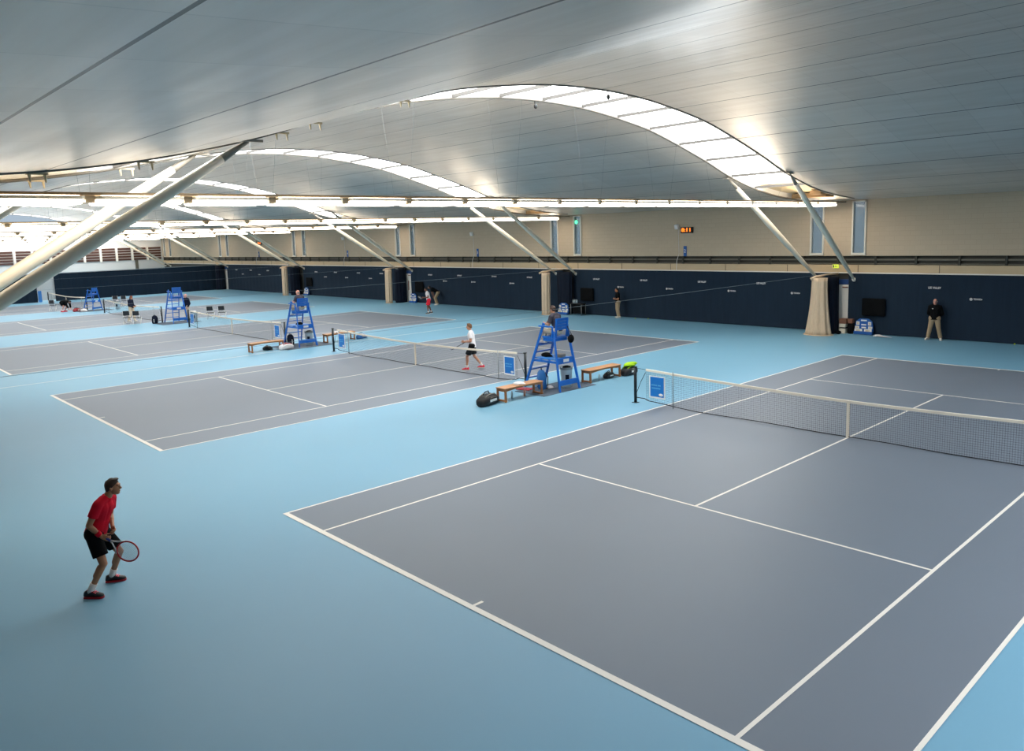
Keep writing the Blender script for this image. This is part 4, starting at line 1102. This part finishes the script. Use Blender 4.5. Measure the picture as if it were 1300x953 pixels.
STAND = dict(hip=(0, 0, .97), hipL=(-.1, 0, .93), hipR=(.1, 0, .93), neck=(0, 0, 1.5), head=(0, .03, 1.665), shL=(-.19, 0, 1.43), shR=(.19, 0, 1.43),
             elL=(-.25, -.04, 1.13), elR=(.25, -.04, 1.13), wrL=(-.24, .1, .88), wrR=(.24, .1, .88),
             knL=(-.11, .02, .5), knR=(.11, .02, .5), anL=(-.11, -.03, .085), anR=(.11, -.03, .085))
def pose(**k): d = dict(STAND); d.update(k); return d
def people():
    # red-shirted player, crouched and ready
    J = pose(hip=(0, -.05, .95), hipL=(-.11, -.05, .92), hipR=(.11, -.05, .92), neck=(0, .15, 1.46), head=(0, .26, 1.6), shL=(-.175, .13, 1.39), shR=(.175, .1, 1.39),
             elL=(-.27, .04, 1.1), elR=(.235, -.03, 1.1), wrL=(.0, .19, .98), wrR=(.19, .11, .92), hdR=(-.12, .75, -.4), hdL=(.6, .5, -.3),
             knL=(-.24, .14, .51), knR=(.19, .1, .50), anL=(-.31, -.06, .085), anR=(.23, -.12, .085), toeL=(-.36, .12, .03), toeR=(.24, .1, .03), pnR=(-1, 0, -.2), pnL=(1, 0, 0))
    t, h, W_ = person((-4.42, -15.28), (.66, .75), 'person in red shirt and black shorts crouching with a racket, near the camera', J,
        dict(skin='skin_tan', top='red_cloth', bottom='black_cloth', shoe='shoe_black', sole='racket_red', hair='hair_brown', lace='lace', leg=.74, sleeve=.6, curlR=.75, curlL=.6, wristband='R', sockh=.32, hem=-.05, ease=.01), vox=.0055, headrot=(.1, -.05))
    p, d, n, w = h['R']
    g = W_((.17, .15, .87)); hd = W_((.28, .58, .64))
    dr = (hd-g).normalized()
    racket(p-dr*.09+n*.012, dr, (.25, -.75, .55), 'red-framed tennis racket held low by the red-shirted player', 'racket_red')
    # white-shirted player walking behind the second net
    J = pose(hip=(0, 0, .97), neck=(0, .04, 1.5), head=(0, .09, 1.665), shL=(-.19, .03, 1.43), shR=(.19, .03, 1.43), elL=(-.25, .02, 1.14), elR=(.25, .02, 1.14), wrL=(-.12, .28, 1.1), wrR=(.1, .3, 1.08), hdL=(.3, .9, .1), hdR=(-.2, .9, .1),
             knL=(-.1, .2, .52), anL=(-.1, .22, .085), knR=(.1, -.06, .52), anR=(.1, -.36, .13), toeL=(-.1, .5, .03), toeR=(.1, -.15, .03))
    t, h, W_ = person((-14.85, .75), (-.72, -.69), 'person in white shirt, black shorts and red shoes walking behind the second net', J,
        dict(skin='skin', top='white_cloth', bottom='black_cloth', shoe='shoe_red', sole='shoe_white', hair='hair_light', leg=.8, sleeve=.65, sockh=.25, curlL=.7, curlR=.7, hem=-.1), vox=.008)
    p, d, n, w = h['R']; racket(p-d*.1, W_((.1, .55, -.3))-W_((0, 0, 0)), (0, 0, 1), 'black tennis racket held in front by the walking white-shirted player', 'racket_black')
    # red-shorts player at the far baseline
    J = pose(neck=(0, .1, 1.48), head=(0, .16, 1.64), shL=(-.19, .08, 1.41), shR=(.19, .08, 1.41), elL=(-.27, .05, 1.12), elR=(.27, .05, 1.12), wrL=(-.08, .33, 1.1), wrR=(.1, .33, 1.06), hdL=(.3, .9, .0), hdR=(-.3, .9, 0),
             knL=(-.16, .12, .51), knR=(.14, .0, .51), anL=(-.24, .08, .085), anR=(.2, -.18, .085))
    t, h, W_ = person((-34.4, 13.4), (-.5, -.86), 'person in white shirt and red shorts waiting with a racket at the far baseline', J,
        dict(skin='skin_dark', top='white_cloth', bottom='red_short', shoe='shoe_black', sole='shoe_white', hair='hair_black', leg=.85, sleeve=.6, sockh=.22, curlL=.7, curlR=.7, hem=-.04), vox=.009)
    p, d, n, w = h['R']; racket(p-d*.1, W_((-.55, .5, .35))-W_((0, 0, .25)), (.5, .5, .5), 'black tennis racket held by the person in red shorts', 'racket_black')
    # officials along the back wall
    arms_back = dict(elL=(-.27, -.1, 1.14), elR=(.27, -.1, 1.14), wrL=(-.06, -.19, .95), wrR=(.06, -.2, .93), hdL=(.6, -.3, -.4), hdR=(-.6, -.3, -.4))
    J = pose(**arms_back); J.update(knL=(-.17, .02, .5), knR=(.17, .02, .5), anL=(-.25, -.02, .085), anR=(.25, -.02, .085), toeL=(-.32, .2, .03), toeR=(.32, .2, .03))
    person((-4.2, 17.95), (.12, -1), 'person in black jacket and khaki trousers standing legs apart with hands behind back', J,
        dict(skin='skin_pink', top='black_cloth', bottom='khaki', shoe='shoe_white', hair='hair_grey', hairstyle='bald', leg=1.5, sleeve=1.5, ease=.026, badge=1, hem=-.08), vox=.009)
    J = pose(elL=(-.25, .04, 1.13), elR=(.25, .04, 1.13), wrL=(.02, .22, 1.12), wrR=(-.02, .24, 1.16), hdL=(1, .1, 0), hdR=(-1, .1, 0), anL=(-.15, -.03, .085), anR=(.14, -.06, .085), knL=(-.13, .03, .5), knR=(.12, .02, .5), head=(0, .06, 1.65))
    person((-21.7, 17.85), (-.55, -.84), 'person in black polo and khaki trousers standing with folded arms beside stray balls', J,
        dict(skin='skin_tan', top='black_cloth', bottom='khaki', shoe='shoe_white', hair='hair_black', leg=1.5, sleeve=.75, ease=.02, hem=-.06), vox=.009, headrot=(.1, -.2))
    J = pose(hip=(0, -.2, .95), hipL=(-.1, -.2, .92), hipR=(.1, -.2, .92), neck=(0, .32, 1.27), head=(0, .45, 1.34), shL=(-.19, .26, 1.24), shR=(.19, .26, 1.24), elL=(-.24, .24, .95), elR=(.24, .24, .95), wrL=(-.19, .12, .66), wrR=(.19, .12, .66), hdL=(.1, -.1, -1), hdR=(-.1, -.1, -1),
             knL=(-.17, .02, .52), knR=(.17, .02, .52), anL=(-.2, -.1, .085), anR=(.2, -.1, .085))
    person((-39.4, 18.0-.2), (-.75, -.66), 'person in black top and khaki trousers bending with hands on knees behind red shorts', J,
        dict(skin='skin_dark', top='black_cloth', bottom='khaki', shoe='shoe_white', hair='hair_black', leg=1.5, sleeve=.8, ease=.02), vox=.009, headrot=(0, .15))
    # officials between the far courts
    J = pose(wrL=(-.14, .24, 1.02), wrR=(.14, .25, 1.02), elL=(-.25, .0, 1.13), elR=(.25, .0, 1.13), hdL=(.5, .7, 0), hdR=(-.5, .7, 0), head=(0, .08, 1.655), knL=(-.1, .1, .51), anL=(-.1, .12, .085), anR=(.1, -.2, .1), knR=(.1, -.04, .5))
    person((-49.15, -1.0), (.75, .66), 'person with auburn hair, navy jacket and pale trousers strolling by the fourth net', J,
        dict(skin='skin', top='navy_cloth', bottom='beige_cloth', shoe='shoe_white', hair='hair_red', hairstyle='long', leg=1.5, sleeve=1.5, ease=.024, hem=-.05), vox=.011, headrot=(0, .25))
    person((-46.4, 1.75), (.35, -.93), 'bald person in navy jacket standing beside the empty third umpire chair', pose(wrL=(-.2, .1, .9), wrR=(.2, .1, .9)),
        dict(skin='skin_pink', top='navy_cloth', bottom='beige_cloth', shoe='shoe_black', hair='hair_grey', hairstyle='bald', leg=1.5, sleeve=1.5, ease=.024, badge=1, hem=-.05), vox=.011)
    J = pose(hip=(0, -.1, .78), hipL=(-.1, -.1, .75), hipR=(.1, -.1, .75), neck=(0, .42, .86), head=(0, .56, .8), shL=(-.19, .36, .84), shR=(.19, .36, .84), elL=(-.23, .42, .55), elR=(.23, .42, .55), wrL=(-.14, .5, .3), wrR=(.14, .5, .3), hdL=(0, .3, -1), hdR=(0, .3, -1),
             knL=(-.15, .2, .45), knR=(.15, .12, .45), anL=(-.18, -.02, .085), anR=(.18, -.06, .085))
    person((-63.75, -1.75), (.72, .69), 'person in black top bending right over beside the dark red holdall', J,
        dict(skin='skin_pink', top='black_cloth', bottom='black_cloth', shoe='shoe_red', hair='hair_black', leg=.7, sleeve=1.5, ease=.03), vox=.012, headrot=(0, .9))
    # seated umpires; own frame: forward is -X of the hall
    def seated(x, y, label, lk, yawd, lean=0.0):
        J = dict(hip=(0, 0, .1), hipL=(-.1, 0, .1), hipR=(.1, 0, .1), neck=(0, .1+lean, .65), head=(0, .17+lean, .8), shL=(-.19, .08+lean, .58), shR=(.19, .08+lean, .58),
                 elL=(-.27, .12+lean, .32), elR=(.27, .12+lean, .32), wrL=(-.17, .38+lean, .36), wrR=(.17, .38+lean, .36), hdL=(.4, .9, 0), hdR=(-.4, .9, 0),
                 knL=(-.14, .44, .1), knR=(.14, .44, .1), anL=(-.13, .46, -.21), anR=(.13, .46, -.21), toeL=(-.13, .7, -.3), toeR=(.13, .7, -.3))
        return person((x, y, 1.82), (-1, yawd), label, J, lk, vox=.008, headrot=(.1, .1))
    seated(-9.67, .1, 'person in charcoal polo and beige trousers sitting on the first umpire chair', dict(skin='skin', top='grey_cloth', bottom='beige_cloth', shoe='shoe_white', hair='hair_brown', leg=1.5, sleeve=.75, ease=.02, badge=1), -.1, .02)
    seated(-9.67-P+.18, .1, 'person with pink shaved head and charcoal shirt sitting on the second umpire chair', dict(skin='skin_pink', top='grey_cloth', bottom='beige_cloth', shoe='shoe_white', hair='hair_grey', hairstyle='bald', leg=1.5, sleeve=.75, ease=.02), -.15, .0)
people()
#PEOPLE_END

# ------------------------------------------------------------------ light, camera
W = bpy.data.worlds.new('sky'); S.world = W; W.use_nodes = True
bg = W.node_tree.nodes['Background']; bg.inputs[0].default_value = (*srgb('#b9cbdc'), 1); bg.inputs[1].default_value = .8

cam = bpy.data.cameras.new('camera'); co = bpy.data.objects.new('camera', cam); COL.objects.link(co); S.camera = co
yaw, pit, rol = 0.8240, 0.1339, -0.0318
QX, QY, QZ, QF = 8.0002, -18.3056, 5.1038, 992.3
cy_, sy_, cp, sp = math.cos(yaw), math.sin(yaw), math.cos(pit), math.sin(pit)
f = V((-sy_*cp, cy_*cp, -sp)); r = V((cy_, sy_, 0)); u = r.cross(f)
cr, sr = math.cos(rol), math.sin(rol)
r2 = r*cr+u*sr; u2 = -r*sr+u*cr
co.matrix_world = Matrix((( r2.x, u2.x, -f.x, QX), (r2.y, u2.y, -f.y, QY), (r2.z, u2.z, -f.z, QZ), (0, 0, 0, 1)))
cam.sensor_width = 36; cam.lens = 36*QF/1300; cam.shift_y = -45/1300; cam.clip_end = 400; cam.clip_start = .05

S.view_settings.view_transform = 'Standard'; S.view_settings.look = 'None'; S.view_settings.exposure = 0.14; S.view_settings.gamma = 1
S.cycles.max_bounces = 8; S.cycles.diffuse_bounces = 5; S.cycles.glossy_bounces = 4
S.cycles.use_denoising = True; S.cycles.sample_clamp_indirect = 6
